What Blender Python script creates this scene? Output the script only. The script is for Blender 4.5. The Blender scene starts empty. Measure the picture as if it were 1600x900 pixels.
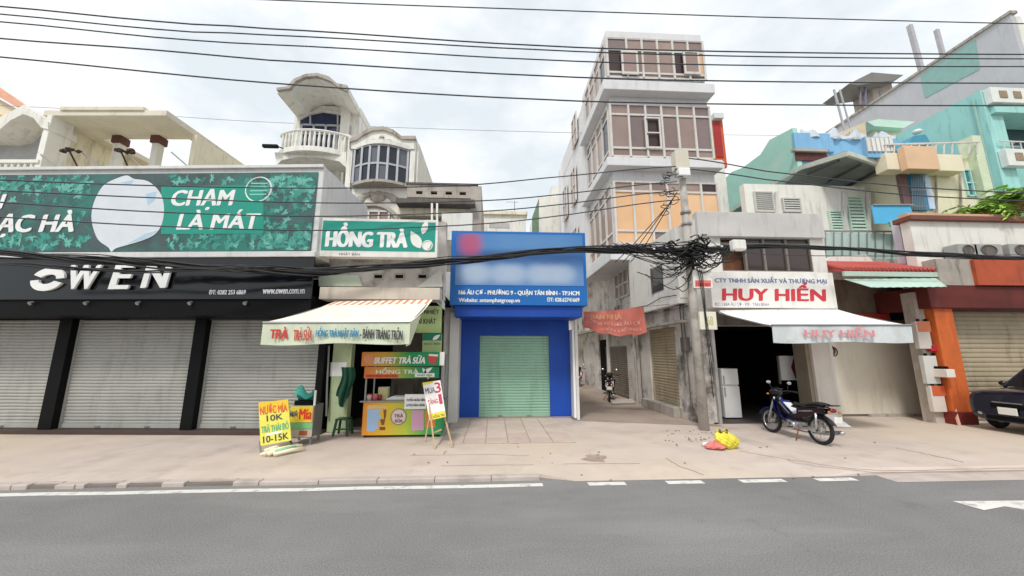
import bpy, bmesh, math, random
from mathutils import Matrix, Vector
random.seed(7)
R = math.radians
scene = bpy.context.scene
C = scene.collection
# ------------------------------------------------------------------ camera
CAM_H, FPX, PITCH, YAW = 2.25, 575.0, R(10), R(3)
cam = bpy.data.cameras.new('camera'); cam.sensor_width = 36; cam.lens = 36 * FPX / 1600
cam.clip_start = 0.05; cam.clip_end = 1000
cam_o = bpy.data.objects.new('camera', cam); C.objects.link(cam_o)
cam_o.location = (0, 0, CAM_H); cam_o.rotation_euler = (R(90) + PITCH, 0, -YAW)
scene.camera = cam_o
# ------------------------------------------------------------------ sky, sun, exposure
SUN_EL, SUN_AZ = 52, 205          # azimuth clockwise from +Y (behind the camera, a little to its left)
w = bpy.data.worlds.new('World'); scene.world = w; w.use_nodes = True
nt = w.node_tree; nt.nodes.clear()
out = nt.nodes.new('ShaderNodeOutputWorld'); bg = nt.nodes.new('ShaderNodeBackground'); bg.inputs[1].default_value = 0.1
sky = nt.nodes.new('ShaderNodeTexSky'); sky.sky_type = 'NISHITA'; sky.sun_disc = False
sky.sun_elevation = R(SUN_EL); sky.sun_rotation = R(SUN_AZ); sky.air_density = 1.5; sky.dust_density = 3
tc = nt.nodes.new('ShaderNodeTexCoord'); mp = nt.nodes.new('ShaderNodeMapping'); mp.inputs['Scale'].default_value = (1.5, 1.5, 3.0)
nz = nt.nodes.new('ShaderNodeTexNoise'); nz.inputs['Scale'].default_value = 2.1; nz.inputs['Detail'].default_value = 6; nz.inputs['Roughness'].default_value = .55
rp = nt.nodes.new('ShaderNodeValToRGB'); rp.color_ramp.elements[0].position = .36; rp.color_ramp.elements[1].position = .58
rp.color_ramp.elements[0].color = (5.6, 6.1, 6.4, 1); rp.color_ramp.elements[1].color = (7.6, 7.7, 7.75, 1)
mx = nt.nodes.new('ShaderNodeMix'); mx.data_type = 'RGBA'; mx.inputs[0].default_value = .92
L = nt.links.new
L(tc.outputs['Generated'], mp.inputs[0]); L(mp.outputs[0], nz.inputs[0]); L(nz.outputs[0], rp.inputs[0])
L(sky.outputs[0], mx.inputs[6]); L(rp.outputs[0], mx.inputs[7]); L(mx.outputs[2], bg.inputs[0]); L(bg.outputs[0], out.inputs[0])
sun = bpy.data.lights.new('sun', 'SUN'); sun.energy = 1.5; sun.angle = R(10); sun.color = (1, .97, .92)
sun_o = bpy.data.objects.new('sun', sun); C.objects.link(sun_o)
sdir = Vector((math.sin(R(SUN_AZ)) * math.cos(R(SUN_EL)), math.cos(R(SUN_AZ)) * math.cos(R(SUN_EL)), math.sin(R(SUN_EL))))
sun_o.rotation_euler = sdir.to_track_quat('Z', 'Y').to_euler(); sun_o.location = (0, -5, 30)
vs = scene.view_settings; vs.view_transform = 'Standard'; vs.look = 'None'; vs.gamma = 1; vs.exposure = 0.6; vs.use_curve_mapping = False

# ------------------------------------------------------------------ helpers
class Frame:
    """A vertical facade: s runs to the right along it, t goes into the building, z is up."""
    def __init__(self, ox=0, oy=0, deg=0):
        self.ox, self.oy, self.a = ox, oy, R(deg); self.c, self.s = math.cos(self.a), math.sin(self.a)
    def w(self, p):
        return (self.ox + self.c * p[0] - self.s * p[1], self.oy + self.s * p[0] + self.c * p[1], p[2])
    def loc(self, d):
        return (self.c * d[0] + self.s * d[1], -self.s * d[0] + self.c * d[1], d[2])
G = Frame()
def ray(px, py):
    u = (px - 800) / FPX; v = (450 - py) / FPX
    f = math.cos(PITCH) - v * math.sin(PITCH); z = math.sin(PITCH) + v * math.cos(PITCH)
    return (u * math.cos(YAW) + f * math.sin(YAW), -u * math.sin(YAW) + f * math.cos(YAW), z)
def at(px, py, t, fr=G):
    d = fr.loc(ray(px, py)); o = fr.loc((-fr.ox, -fr.oy, CAM_H)); k = (t - o[1]) / d[1]
    return (o[0] + d[0] * k, t, o[2] + d[2] * k)
def gr(px, py, z=.12):
    d = ray(px, py); k = (z - CAM_H) / d[2]
    return (d[0] * k, d[1] * k, z)
def rc(r, t, fr=G):
    x0, y0, x1, y1 = r; xm, ym = (x0 + x1) / 2, (y0 + y1) / 2
    return (at(x0, ym, t, fr)[0], at(x1, ym, t, fr)[0], at(xm, y1, t, fr)[2], at(xm, y0, t, fr)[2])
def srgb(*c):
    return tuple((v / 255 / 12.92 if v / 255 <= .04045 else ((v / 255 + .055) / 1.055) ** 2.4) for v in c) + (1,)

class MB:
    def __init__(self, fr=G): self.v, self.f, self.fr = [], [], fr
    def add(self, vs, fs):
        n = len(self.v); self.v += [self.fr.w(p) for p in vs]; self.f += [tuple(i + n for i in f) for f in fs]; return self
    def box(self, x0, x1, y0, y1, z0, z1):
        if x0 > x1: x0, x1 = x1, x0
        if y0 > y1: y0, y1 = y1, y0
        if z0 > z1: z0, z1 = z1, z0
        return self.add([(x0, y0, z0), (x1, y0, z0), (x1, y1, z0), (x0, y1, z0), (x0, y0, z1), (x1, y0, z1), (x1, y1, z1), (x0, y1, z1)],
                        [(0, 3, 2, 1), (4, 5, 6, 7), (0, 1, 5, 4), (1, 2, 6, 5), (2, 3, 7, 6), (3, 0, 4, 7)])
    def hexa(self, p):       # 4 front points (bl, br, tr, tl), 4 back points
        return self.add(p, [(0, 1, 2, 3), (5, 4, 7, 6), (4, 0, 3, 7), (1, 5, 6, 2), (3, 2, 6, 7), (4, 5, 1, 0)])
    def prism(self, poly, y0, y1, ax='y'):
        if ax in 'yx' and sum(poly[i - 1][0] * p[1] - p[0] * poly[i - 1][1] for i, p in enumerate(poly)) < 0: poly = poly[::-1]
        n = len(poly)
        mk = {'y': lambda a, b, c: (a, c, b), 'x': lambda a, b, c: (c, a, b), 'z': lambda a, b, c: (a, b, c)}[ax]
        vs = [mk(a, b, y0) for a, b in poly] + [mk(a, b, y1) for a, b in poly]
        fs = [tuple(range(n)), tuple(range(2 * n - 1, n - 1, -1))] + [(i, (i + 1) % n + 0, (i + 1) % n + n, i + n)[::-1] for i in range(n)]
        return self.add(vs, fs)
    def quad(self, *p): return self.add(list(p), [tuple(range(len(p)))])
    def tube(self, pts, r, seg=6, cap=True):
        pts = [Vector(p) for p in pts]; n = len(pts); vs = []; fs = []
        rr = r if isinstance(r, (list, tuple)) else [r] * n
        for i, p in enumerate(pts):
            d = (pts[min(i + 1, n - 1)] - pts[max(i - 1, 0)]).normalized()
            a = d.orthogonal().normalized() if abs(d.z) > .9 else d.cross(Vector((0, 0, 1))).normalized(); b = d.cross(a)
            for k in range(seg):
                q = 2 * math.pi * k / seg; vs.append(tuple(p + (a * math.cos(q) + b * math.sin(q)) * rr[i]))
        for i in range(n - 1):
            for k in range(seg):
                k2 = (k + 1) % seg; fs.append((i * seg + k, i * seg + k2, (i + 1) * seg + k2, (i + 1) * seg + k))
        if cap: fs += [tuple(range(seg))[::-1], tuple(range((n - 1) * seg, n * seg))]
        return self.add(vs, fs)
    def bar(self, p, q, wx, wz=None):
        p, q = Vector(p), Vector(q); d = (q - p).normalized(); a = d.cross(Vector((0, 0, 1)))
        a = Vector((1, 0, 0)) if a.length < .05 else a.normalized(); b = a.cross(d).normalized(); wz = wz or wx
        c = [(-1, -1), (1, -1), (1, 1), (-1, 1)]
        return self.add([tuple(e + a * i * wx / 2 + b * j * wz / 2) for e in (p, q) for i, j in c],
                        [(0, 3, 2, 1), (4, 5, 6, 7), (0, 1, 5, 4), (1, 2, 6, 5), (2, 3, 7, 6), (3, 0, 4, 7)])
    def torus(self, c, rx, rz, r, nu=28, nv=8, a0=0, a1=2 * math.pi):   # ring lying in the s-z plane
        full = abs(a1 - a0 - 2 * math.pi) < 1e-6; n = nu if full else nu + 1; vs = []; fs = []
        for i in range(n):
            a = a0 + (a1 - a0) * i / nu
            for k in range(nv):
                b = 2 * math.pi * k / nv
                vs.append((c[0] + math.cos(a) * (rx + r * math.cos(b)), c[1] + r * math.sin(b), c[2] + math.sin(a) * (rz + r * math.cos(b))))
        for i in range(nu):
            j = (i + 1) % n
            for k in range(nv):
                k2 = (k + 1) % nv; fs.append((i * nv + k, i * nv + k2, j * nv + k2, j * nv + k))
        return self.add(vs, fs)
    def ball(self, c, rx, ry, rz, nu=12, nv=8, jit=0):
        vs = []; fs = []
        for j in range(nv + 1):
            b = math.pi * j / nv
            for i in range(nu):
                a = 2 * math.pi * i / nu; k = 1 + random.uniform(-jit, jit)
                vs.append((c[0] + rx * k * math.sin(b) * math.cos(a), c[1] + ry * k * math.sin(b) * math.sin(a), c[2] + rz * k * math.cos(b)))
        for j in range(nv):
            for i in range(nu):
                i2 = (i + 1) % nu; fs.append((j * nu + i, (j + 1) * nu + i, (j + 1) * nu + i2, j * nu + i2))
        return self.add(vs, fs)
    def sheet(self, fn, nu, nv, th=0):
        """a grid of points fn(u, v), thickened a little when th is given"""
        vs = [fn(i / nu, j / nv) for j in range(nv + 1) for i in range(nu + 1)]; n = nu + 1
        fs = [(j * n + i, j * n + i + 1, (j + 1) * n + i + 1, (j + 1) * n + i) for j in range(nv) for i in range(nu)]
        self.add(vs, fs)
        if th:
            self.add([(x, y + th * .5, z - th) for x, y, z in vs], [f[::-1] for f in fs])
        return self

def root_of(p):
    while p.parent: p = p.parent
    return p
def ob(name, mb, mat, parent=None, smooth=False, bevel=0, kind=None, label=None, pos=None):
    me = bpy.data.meshes.new(name)
    o = bpy.data.objects.new(name, me); C.objects.link(o)
    if parent is not None: off = Vector(root_of(parent).location); o.parent = parent
    elif pos is not None: off = Vector(pos); o.location = off
    else: off = Vector((0, 0, 0))
    me.from_pydata([tuple(Vector(v) - off) for v in mb.v], [], mb.f); me.update()
    me.materials.append(mat)
    if smooth:
        me.polygons.foreach_set('use_smooth', [True] * len(me.polygons))
    if bevel:
        b = o.modifiers.new('bevel', 'BEVEL'); b.width = bevel; b.segments = 2; b.limit_method = 'ANGLE'; b.angle_limit = R(40)
    if kind: o['kind'] = kind
    if label: o['label'] = label
    return o
def thing(name, label, cat, loc=(0, 0, 0), group=None):
    o = bpy.data.objects.new(name, None); C.objects.link(o); o.location = loc; o.empty_display_size = .1
    o['label'] = label; o['category'] = cat
    if group: o['group'] = group
    return o
def tag(o, label, cat, group=None):
    o['label'] = label; o['category'] = cat
    if group: o['group'] = group
    return o
def pb(name, r, t0, t1, mat, parent, fr=G, bevel=0, **k):
    x0, x1, z0, z1 = rc(r, t0, fr)
    return ob(name, MB(fr).box(x0, x1, t0, t1, z0, z1), mat, parent, bevel=bevel, **k)

# ------------------------------------------------------------------ materials
def mat(name, col, rough=.75, var=.10, scale=2.5, dirt=0, dcol=(70, 62, 52), bump=.15, metal=0, streak=True, spec=.5, dscale=1.0, dlo=.52, dhi=.68, bscale=40):
    m = bpy.data.materials.new(name); m.use_nodes = True; t = m.node_tree; b = t.nodes['Principled BSDF']
    col = srgb(*col); b.inputs['Roughness'].default_value = rough; b.inputs['Metallic'].default_value = metal
    b.inputs['Specular IOR Level'].default_value = spec
    tcn = t.nodes.new('ShaderNodeTexCoord'); co = tcn.outputs['Object']
    def noise(sc, det=5, vec=co, ro=.6):
        n = t.nodes.new('ShaderNodeTexNoise'); n.inputs['Scale'].default_value = sc; n.inputs['Detail'].default_value = det; n.inputs['Roughness'].default_value = ro
        t.links.new(vec, n.inputs[0]); return n.outputs[0]
    cur = None
    if var:
        r = t.nodes.new('ShaderNodeValToRGB'); r.color_ramp.elements[0].position = .3; r.color_ramp.elements[1].position = .7
        r.color_ramp.elements[0].color = tuple(c * (1 - var * 1.3) for c in col[:3]) + (1,)
        r.color_ramp.elements[1].color = tuple(min(1, c * (1 + var)) for c in col[:3]) + (1,)
        t.links.new(noise(scale), r.inputs[0]); cur = r.outputs[0]
    if dirt:
        mpn = t.nodes.new('ShaderNodeMapping'); mpn.inputs['Scale'].default_value = (3 * dscale, 3 * dscale, .5 * dscale) if streak else (dscale,) * 3
        t.links.new(co, mpn.inputs[0])
        r = t.nodes.new('ShaderNodeValToRGB'); r.color_ramp.elements[0].position = dlo; r.color_ramp.elements[1].position = dhi
        r.color_ramp.elements[0].color = (0, 0, 0, 1); r.color_ramp.elements[1].color = (dirt,) * 3 + (1,)
        t.links.new(noise(1.3, 8, mpn.outputs[0], .65), r.inputs[0])
        x = t.nodes.new('ShaderNodeMix'); x.data_type = 'RGBA'; t.links.new(r.outputs[0], x.inputs[0])
        if cur: t.links.new(cur, x.inputs[6])
        else: x.inputs[6].default_value = col
        x.inputs[7].default_value = srgb(*dcol); cur = x.outputs[2]
    if cur: t.links.new(cur, b.inputs['Base Color'])
    else: b.inputs['Base Color'].default_value = col
    if bump:
        bn = t.nodes.new('ShaderNodeBump'); bn.inputs['Strength'].default_value = bump; bn.inputs['Distance'].default_value = .02
        t.links.new(noise(bscale, 4), bn.inputs['Height']); t.links.new(bn.outputs[0], b.inputs['Normal'])
    return m
def gradient_mat(name, stops, axis=0, lo=0, hi=1, rough=.5, noise=0):
    """flat print whose colours run along one axis of the object, from lo to hi metres"""
    m = bpy.data.materials.new(name); m.use_nodes = True; t = m.node_tree; b = t.nodes['Principled BSDF']; b.inputs['Roughness'].default_value = rough
    tcn = t.nodes.new('ShaderNodeTexCoord'); sp = t.nodes.new('ShaderNodeSeparateXYZ'); mr = t.nodes.new('ShaderNodeMapRange')
    t.links.new(tcn.outputs['Object'], sp.inputs[0]); t.links.new(sp.outputs[axis], mr.inputs[0])
    mr.inputs[1].default_value = lo; mr.inputs[2].default_value = hi
    r = t.nodes.new('ShaderNodeValToRGB'); e = r.color_ramp.elements
    while len(e) < len(stops): e.new(.5)
    for k, (p, c) in enumerate(stops): e[k].position = p; e[k].color = srgb(*c)
    t.links.new(mr.outputs[0], r.inputs[0]); t.links.new(r.outputs[0], b.inputs['Base Color'])
    return m
P = {}
def flat(name, col, rough=.55, **k):
    if name not in P: P[name] = mat(name, col, rough, var=k.pop('var', .04), bump=k.pop('bump', 0), **k)
    return P[name]

white_wall = mat('white_wall', (226, 224, 216), .85, .06, 1.2, dirt=.35, dcol=(120, 112, 100))
cream_wall = mat('cream_wall', (228, 220, 196), .85, .07, 1.2, dirt=.5, dcol=(120, 112, 90))
old_white = mat('old_white', (222, 219, 213), .85, .06, 1.3, dirt=.5, dcol=(105, 95, 85), dlo=.55, dhi=.75)
dirty_white = mat('dirty_white', (206, 200, 194), .9, .12, 1.8, dirt=.75, dcol=(104, 92, 84), dlo=.50, dhi=.64, dscale=.75, streak=False)
peeling = mat('peeling', (200, 194, 188), .9, .14, 1.8, dirt=.88, dcol=(72, 62, 56), dlo=.47, dhi=.60, dscale=.8, streak=False)
tower_wall = mat('tower_wall', (215, 215, 217), .85, .05, 1.0, dirt=.3, dcol=(150, 142, 136), dlo=.55, dhi=.75)
grey_conc = mat('grey_conc', (172, 164, 154), .9, .12, 2, dirt=.7, dcol=(80, 74, 66))
dark_conc = mat('dark_conc', (105, 98, 92), .9, .15, 2, dirt=.5, dcol=(50, 46, 42))
black_paint = mat('black_paint', (12, 12, 14), .6, .1, 2, bump=.05, spec=.15)
black_gloss = mat('black_gloss', (14, 15, 20), .12, .1, 2, bump=.0)
dark_room = mat('dark_room', (22, 20, 20), .95, .25, 2, spec=.1)  # interiors and holes: their shade is put into this near-black colour
white_plastic = mat('white_plastic', (236, 236, 234), .45, .03, 2, bump=0)
sign_white = mat('sign_white', (232, 229, 222), .5, .05, 2, dirt=.3, dcol=(150, 142, 130), bump=0)
shutter_grey = mat('shutter_grey', (168, 168, 162), .5, .07, 1.2, dirt=.55, dcol=(126, 125, 118), dlo=.5, dhi=.72, bump=0, metal=.1)
shutter_green = mat('shutter_green', (150, 190, 166), .5, .05, 1.2, dirt=.4, dcol=(112, 142, 120), bump=0)
shutter_tan = mat('shutter_tan', (170, 156, 130), .6, .08, 1.5, dirt=.5, dcol=(105, 92, 74), bump=0)
shutter_brown = mat('shutter_brown', (120, 108, 96), .6, .08, 1.5, dirt=.5, dcol=(70, 60, 52), bump=0)
steel = mat('steel', (150, 150, 150), .4, .05, 3, metal=.6, bump=0)
black_rubber = mat('black_rubber', (24, 24, 25), .75, .1, 8, bump=.1)
glass_dark = mat('glass_dark', (38, 44, 54), .08, .1, 1, bump=0)
glass_blue = mat('glass_blue', (34, 44, 78), .1, .2, 1.5, bump=0)
glass_brown = mat('glass_brown', (148, 128, 120), .25, .07, .9, bump=0)
glass_peach = mat('glass_peach', (224, 180, 136), .3, .06, .9, bump=0)
frame_white = mat('frame_white', (206, 202, 197), .5, .05, 2, dirt=.3, dcol=(140, 130, 120), bump=0)
frame_grey = mat('frame_grey', (172, 174, 180), .5, .05, 2, bump=0)

# ------------------------------------------------------------------ lettering
def text(name, body, r, t, m, parent, fr=G, bold=0.0, shear=0, depth=.004, skew=0, mirror=None, box=None, spacing=1.0, split=False):
    """lettering fitted into the pixel rectangle r on plane t (or into the local box x0,x1,z0,z1)"""
    cu = bpy.data.curves.new('text', 'FONT'); cu.body = body; cu.shear = shear; cu.extrude = 0; cu.resolution_u = 3; cu.space_character = spacing
    o = bpy.data.objects.new('text', cu); C.objects.link(o)
    dg = bpy.context.evaluated_depsgraph_get(); me = bpy.data.meshes.new_from_object(o.evaluated_get(dg))
    vs = [v.co.copy() for v in me.vertices]; fs = [tuple(p.vertices) for p in me.polygons]
    bpy.data.objects.remove(o); bpy.data.curves.remove(cu); bpy.data.meshes.remove(me)
    xs = [v.x for v in vs]; ys = [v.y for v in vs]; a, b, c, d = min(xs), max(xs), min(ys), max(ys)
    x0, x1, z0, z1 = box or rc(r, t, fr); h = z1 - z0; bh = min(h, abs(x1 - x0) / max(1, len(body)) * 1.9)
    n = 1 if not bold else 4
    def build(fsub):
        used = sorted({i for f in fsub for i in f}); ix = {v: k for k, v in enumerate(used)}; mb = MB(fr)
        for k in range(n):
            dx = bold * bh * (k / 3 - .5) if n > 1 else 0
            dz = bold * bh * .35 * ((k % 2) - .5) if n > 1 else 0
            mb.add([(x0 + (vs[i].x - a) / (b - a) * (x1 - x0) + dx, t - depth - k * .0006, z0 + (vs[i].y - c) / (d - c) * h + dz + skew * ((vs[i].x - a) / (b - a) - .5)) for i in used], [tuple(ix[i] for i in f) for f in fsub])
        return ob(name, mb, m, parent)
    if not split: return build(fs)
    par = list(range(len(vs)))                      # big lettering: one object for each letter (with its accents)
    def find(i):
        while par[i] != i: par[i] = par[par[i]]; i = par[i]
        return i
    for f in fs:
        for i in f[1:]: par[find(i)] = find(f[0])
    groups = {}
    for f in fs: groups.setdefault(find(f[0]), []).append(f)
    G_ = sorted(([min(vs[i].x for f in g for i in f), max(vs[i].x for f in g for i in f), g] for g in groups.values()), key=lambda q: q[0])
    out_ = []
    for lo, hi, g in G_:
        for q in out_:
            ov = min(hi, q[1]) - max(lo, q[0])
            if ov > .45 * min(hi - lo, q[1] - q[0]): q[0], q[1] = min(lo, q[0]), max(hi, q[1]); q[2] += g; break
        else: out_.append([lo, hi, list(g)])
    return [build(g) for _, _, g in out_]
def smooth_loop(p, n=4):
    o = []
    for i in range(len(p)):
        a, b, c, d = p[i - 1], p[i], p[(i + 1) % len(p)], p[(i + 2) % len(p)]
        for k in range(n):
            f = k / n; o.append(tuple(.5 * (2 * b[q] + (c[q] - a[q]) * f + (2 * a[q] - 5 * b[q] + 4 * c[q] - d[q]) * f * f + (3 * b[q] - a[q] - 3 * c[q] + d[q]) * f ** 3) for q in (0, 1)))
    return o
def shape(name, pts, t, m, parent, fr=G, depth=.003):
    """flat printed shape through pixel points"""
    q = [at(x, y, t, fr) for x, y in pts]
    return ob(name, MB(fr).prism([(a[0], a[2]) for a in q], t - depth, t - .0005), m, parent)
def disc(x, z, rx, rz=None, n=28, a=0): 
    rz = rz or rx
    return [(x + rx * math.cos(2 * math.pi * i / n + a), z + rz * math.sin(2 * math.pi * i / n + a)) for i in range(n)]
def leaf_poly(x, z, ln, wd, ang, n=7):
    pts = [(ln * i / n, wd * math.sin(math.pi * (i / n) ** .8)) for i in range(n + 1)] + [(ln * i / n, -wd * math.sin(math.pi * (i / n) ** .8)) for i in range(n - 1, 0, -1)]
    c, s = math.cos(ang), math.sin(ang)
    return [(x + a * c - b * s, z + a * s + b * c) for a, b in pts]

# ------------------------------------------------------------------ shared builders
def shutter(parent, x0, x1, z0, z1, t, m, fr=G, pitch=.085, name='roller_shutter', rail=True, gap=.0):
    mb = MB(fr); n = max(4, int((z1 - z0 - .12) / pitch)); p = (z1 - z0 - .12) / n; z = z0 + .12
    prof = [(t, z0 + .12)]
    for i in range(n):
        e = random.uniform(-.003, .003)
        prof += [(t - .016 + e, z + p * .12), (t - .022 + e, z + p * .45), (t - .014 + e, z + p * .84), (t + .006, z + p * .92), (t + .006, z + p)]; z += p
    nx = max(4, int((x1 - x0) / .3)); ph = [random.uniform(0, 6.28) for _ in range(5)]
    def dent(x, zz): return .007 * math.sin(x * 2.1 + zz * 1.3 + ph[0]) + .005 * math.sin(x * 4.7 - zz * 3.1 + ph[1]) + .010 * math.exp(-((x - x0 - (x1 - x0) * (.5 + .3 * math.sin(ph[2]))) ** 2 + (zz - z0 - .7) ** 2) / .15)
    vs = [(x0 + (x1 - x0) * k / nx, a + dent(x0 + (x1 - x0) * k / nx, b), b + .003 * math.sin(k * 1.7 + b * 5)) for a, b in prof for k in range(nx + 1)]; w1 = nx + 1
    mb.add(vs, [(i * w1 + k, i * w1 + k + 1, (i + 1) * w1 + k + 1, (i + 1) * w1 + k) for i in range(len(prof) - 1) for k in range(nx)])
    o = ob(name, mb, m, parent)
    ob('bottom_rail', MB(fr).box(x0, x1, t - .03, t + .02, z0 + .01, z0 + .125), m, o, bevel=.006)
    for f_ in (.3, .7): ob('pull_handle', MB(fr).box(x0 + (x1 - x0) * f_ - .07, x0 + (x1 - x0) * f_ + .07, t - .055, t - .031, z0 + .04, z0 + .075), steel, o, bevel=.005)
    if rail:
        g = MB(fr); g.box(x0 - .05, x0 + .02, t - .05, t + .03, z0, z1); ob('guide_rail', g, m, o)
        g = MB(fr); g.box(x1 - .02, x1 + .05, t - .05, t + .03, z0, z1); ob('guide_rail', g, m, o)
    return o
def window(parent, x0, x1, z0, z1, t, xs, zs, fm, gm, fr=G, fw=.05, name='window', depth=.10, special=None, curve=0):
    """frame with mullions at fractions xs, zs; one pane object for each field"""
    mb = MB(fr); X = [x0 + (x1 - x0) * a for a in xs]; Z = [z0 + (z1 - z0) * a for a in zs]
    def tt(x): return t - curve * math.sin(math.pi * (x - x0) / (x1 - x0))
    for x in X: mb.box(x - fw / 2, x + fw / 2, tt(x) - depth * .5, tt(x) + depth * .5, z0, z1)
    for z in Z:
        for a, b in zip(X[:-1], X[1:]):
            mb.hexa([(a + fw / 2, tt(a) - .035, z - fw / 2), (b - fw / 2, tt(b) - .035, z - fw / 2), (b - fw / 2, tt(b) - .035, z + fw / 2), (a + fw / 2, tt(a) - .035, z + fw / 2),
                     (a + fw / 2, tt(a) + .04, z - fw / 2), (b - fw / 2, tt(b) + .04, z - fw / 2), (b - fw / 2, tt(b) + .04, z + fw / 2), (a + fw / 2, tt(a) + .04, z + fw / 2)])
    w_ = ob(name, mb, fm, parent)
    for i in range(len(X) - 1):
        for j in range(len(Z) - 1):
            a, b = X[i] + fw / 2 - .004, X[i + 1] - fw / 2 + .004; c, d = Z[j] + fw / 2 - .004, Z[j + 1] - fw / 2 + .004
            g = gm(i, j) if callable(gm) else gm
            e = .028 + random.uniform(-.004, .004)
            o_ = .012 if g is not None else 0
            if g is None: continue
            ob('pane', MB(fr).hexa([(a, tt(a) + e - o_, c), (b, tt(b) + e - o_, c), (b, tt(b) + e - o_, d), (a, tt(a) + e - o_, d),
                                    (a, tt(a) + e, c), (b, tt(b) + e, c), (b, tt(b) + e, d), (a, tt(a) + e, d)]), g, w_)
    return w_
def pwindow(parent, r, t, xs, zs, fm, gm, fr=G, **k):
    return window(parent, *rc(r, t, fr), t, xs, zs, fm, gm, fr, **k)
def lin(n): return [i / n for i in range(n + 1)]

# ================================================================== ground
def asphalt_mat():
    m = bpy.data.materials.new('asphalt'); m.use_nodes = True; t = m.node_tree; bs_ = t.nodes['Principled BSDF']; bs_.inputs['Roughness'].default_value = .88; bs_.inputs['Specular IOR Level'].default_value = .3
    co = t.nodes.new('ShaderNodeTexCoord').outputs['Object']
    def N(sc, det=4, ro=.6, mp_=None):
        v = co
        if mp_:
            q = t.nodes.new('ShaderNodeMapping'); q.inputs['Scale'].default_value = mp_; t.links.new(co, q.inputs[0]); v = q.outputs[0]
        n = t.nodes.new('ShaderNodeTexNoise'); n.inputs['Scale'].default_value = sc; n.inputs['Detail'].default_value = det; n.inputs['Roughness'].default_value = ro; t.links.new(v, n.inputs[0]); return n.outputs[0]
    def ramp(fac, p0, p1, c0, c1):
        r = t.nodes.new('ShaderNodeValToRGB'); r.color_ramp.elements[0].position = p0; r.color_ramp.elements[1].position = p1; r.color_ramp.elements[0].color = c0; r.color_ramp.elements[1].color = c1; t.links.new(fac, r.inputs[0]); return r.outputs[0]
    def mixc(f, a, b_, mode='MIX'):
        x = t.nodes.new('ShaderNodeMix'); x.data_type = 'RGBA'; x.blend_type = mode
        if isinstance(f, float): x.inputs[0].default_value = f
        else: t.links.new(f, x.inputs[0])
        for k, v in ((6, a), (7, b_)):
            if isinstance(v, tuple): x.inputs[k].default_value = v
            else: t.links.new(v, x.inputs[k])
        return x.outputs[2]
    g = lambda v: (v, v, v, 1)
    c = ramp(N(.5, 6), .3, .7, srgb(119, 117, 116), srgb(132, 130, 129))
    c = mixc(ramp(N(.35, 5, .6, (.35, 1.6, 1)), .46, .62, g(0), g(.7)), c, srgb(142, 140, 138))          # dusty wheel tracks
    c = mixc(ramp(N(.9, 6, .7), .60, .72, g(0), g(.5)), c, srgb(100, 98, 97))                             # oil and damp stains
    c = mixc(.8, c, ramp(N(55, 3, .8), .3, .7, g(.25), g(.75)), 'OVERLAY')                                  # stone grain
    t.links.new(c, bs_.inputs['Base Color'])
    bp_ = t.nodes.new('ShaderNodeBump'); bp_.inputs['Strength'].default_value = .5; bp_.inputs['Distance'].default_value = .01; t.links.new(N(120, 3), bp_.inputs['Height']); t.links.new(bp_.outputs[0], bs_.inputs['Normal'])
    return m
asphalt = asphalt_mat()
paving = mat('paving', (196, 181, 171), .9, .09, 1.1, dirt=.6, dcol=(162, 148, 138), streak=False, dscale=.8, bump=.3, bscale=60)
paving_b = mat('paving_b', (202, 186, 168), .9, .08, 1.0, dirt=.5, dcol=(172, 156, 140), streak=False, dscale=.6, bump=.3, bscale=60)
alley_conc = mat('alley_conc', (158, 142, 130), .9, .10, .6, dirt=.55, dcol=(124, 108, 98), streak=False, dscale=.6, bump=.3, bscale=50)
kerb_m = mat('kerb_m', (188, 176, 168), .85, .10, 2, dirt=.5, dcol=(120, 110, 100), streak=False)
def warm_patches(m, col, sc):
    t = m.node_tree; b_ = t.nodes['Principled BSDF']; src = b_.inputs['Base Color'].links[0].from_socket
    n = t.nodes.new('ShaderNodeTexNoise'); n.inputs['Scale'].default_value = sc; n.inputs['Detail'].default_value = 3; t.links.new(t.nodes.new('ShaderNodeTexCoord').outputs['Object'], n.inputs[0])
    r = t.nodes.new('ShaderNodeValToRGB'); r.color_ramp.elements[0].position = .42; r.color_ramp.elements[1].position = .62; r.color_ramp.elements[1].color = (.7, .7, .7, 1); t.links.new(n.outputs[0], r.inputs[0])
    x = t.nodes.new('ShaderNodeMix'); x.data_type = 'RGBA'; t.links.new(r.outputs[0], x.inputs[0]); t.links.new(src, x.inputs[6]); x.inputs[7].default_value = srgb(*col); t.links.new(x.outputs[2], b_.inputs['Base Color'])
warm_patches(paving, (204, 188, 166), .16)
line_m = mat('line_m', (222, 218, 212), .7, .05, 3, dirt=.85, dcol=(150, 147, 144), streak=False, dscale=4, bump=.1)
ob('ground', MB().quad((-400, -400, -.06), (400, -400, -.06), (400, 400, -.06), (-400, 400, -.06)), mat('earth', (120, 110, 98), .95), kind='structure')
road = ob('road', MB().box(-120, 120, -16, 7.3, -.05, 0), asphalt, kind='structure')
sw = MB()
def strip(x0, x1, prof, mb):
    mb.add([(x, y, z) for x in (x0, x1) for y, z in prof], [(i, i + len(prof), i + len(prof) + 1, i + 1) for i in range(len(prof) - 1)])
PF = {-120: 0, .9: 0, 1.5: 1, 6.2: 1, 7.0: 2, 120: 2}
PRF = [[(7.2, -.03), (7.21, .062), (7.6, .10), (8.6, .118), (9, .12), (60, .12)], [(6.98, -.02), (6.99, .005), (7.6, .07), (8.6, .115), (9, .12), (60, .12)], [(7.0, -.02), (7.01, .05), (7.12, .10), (7.6, .118), (9, .12), (60, .12)]]
xs_ = sorted(PF)
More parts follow.
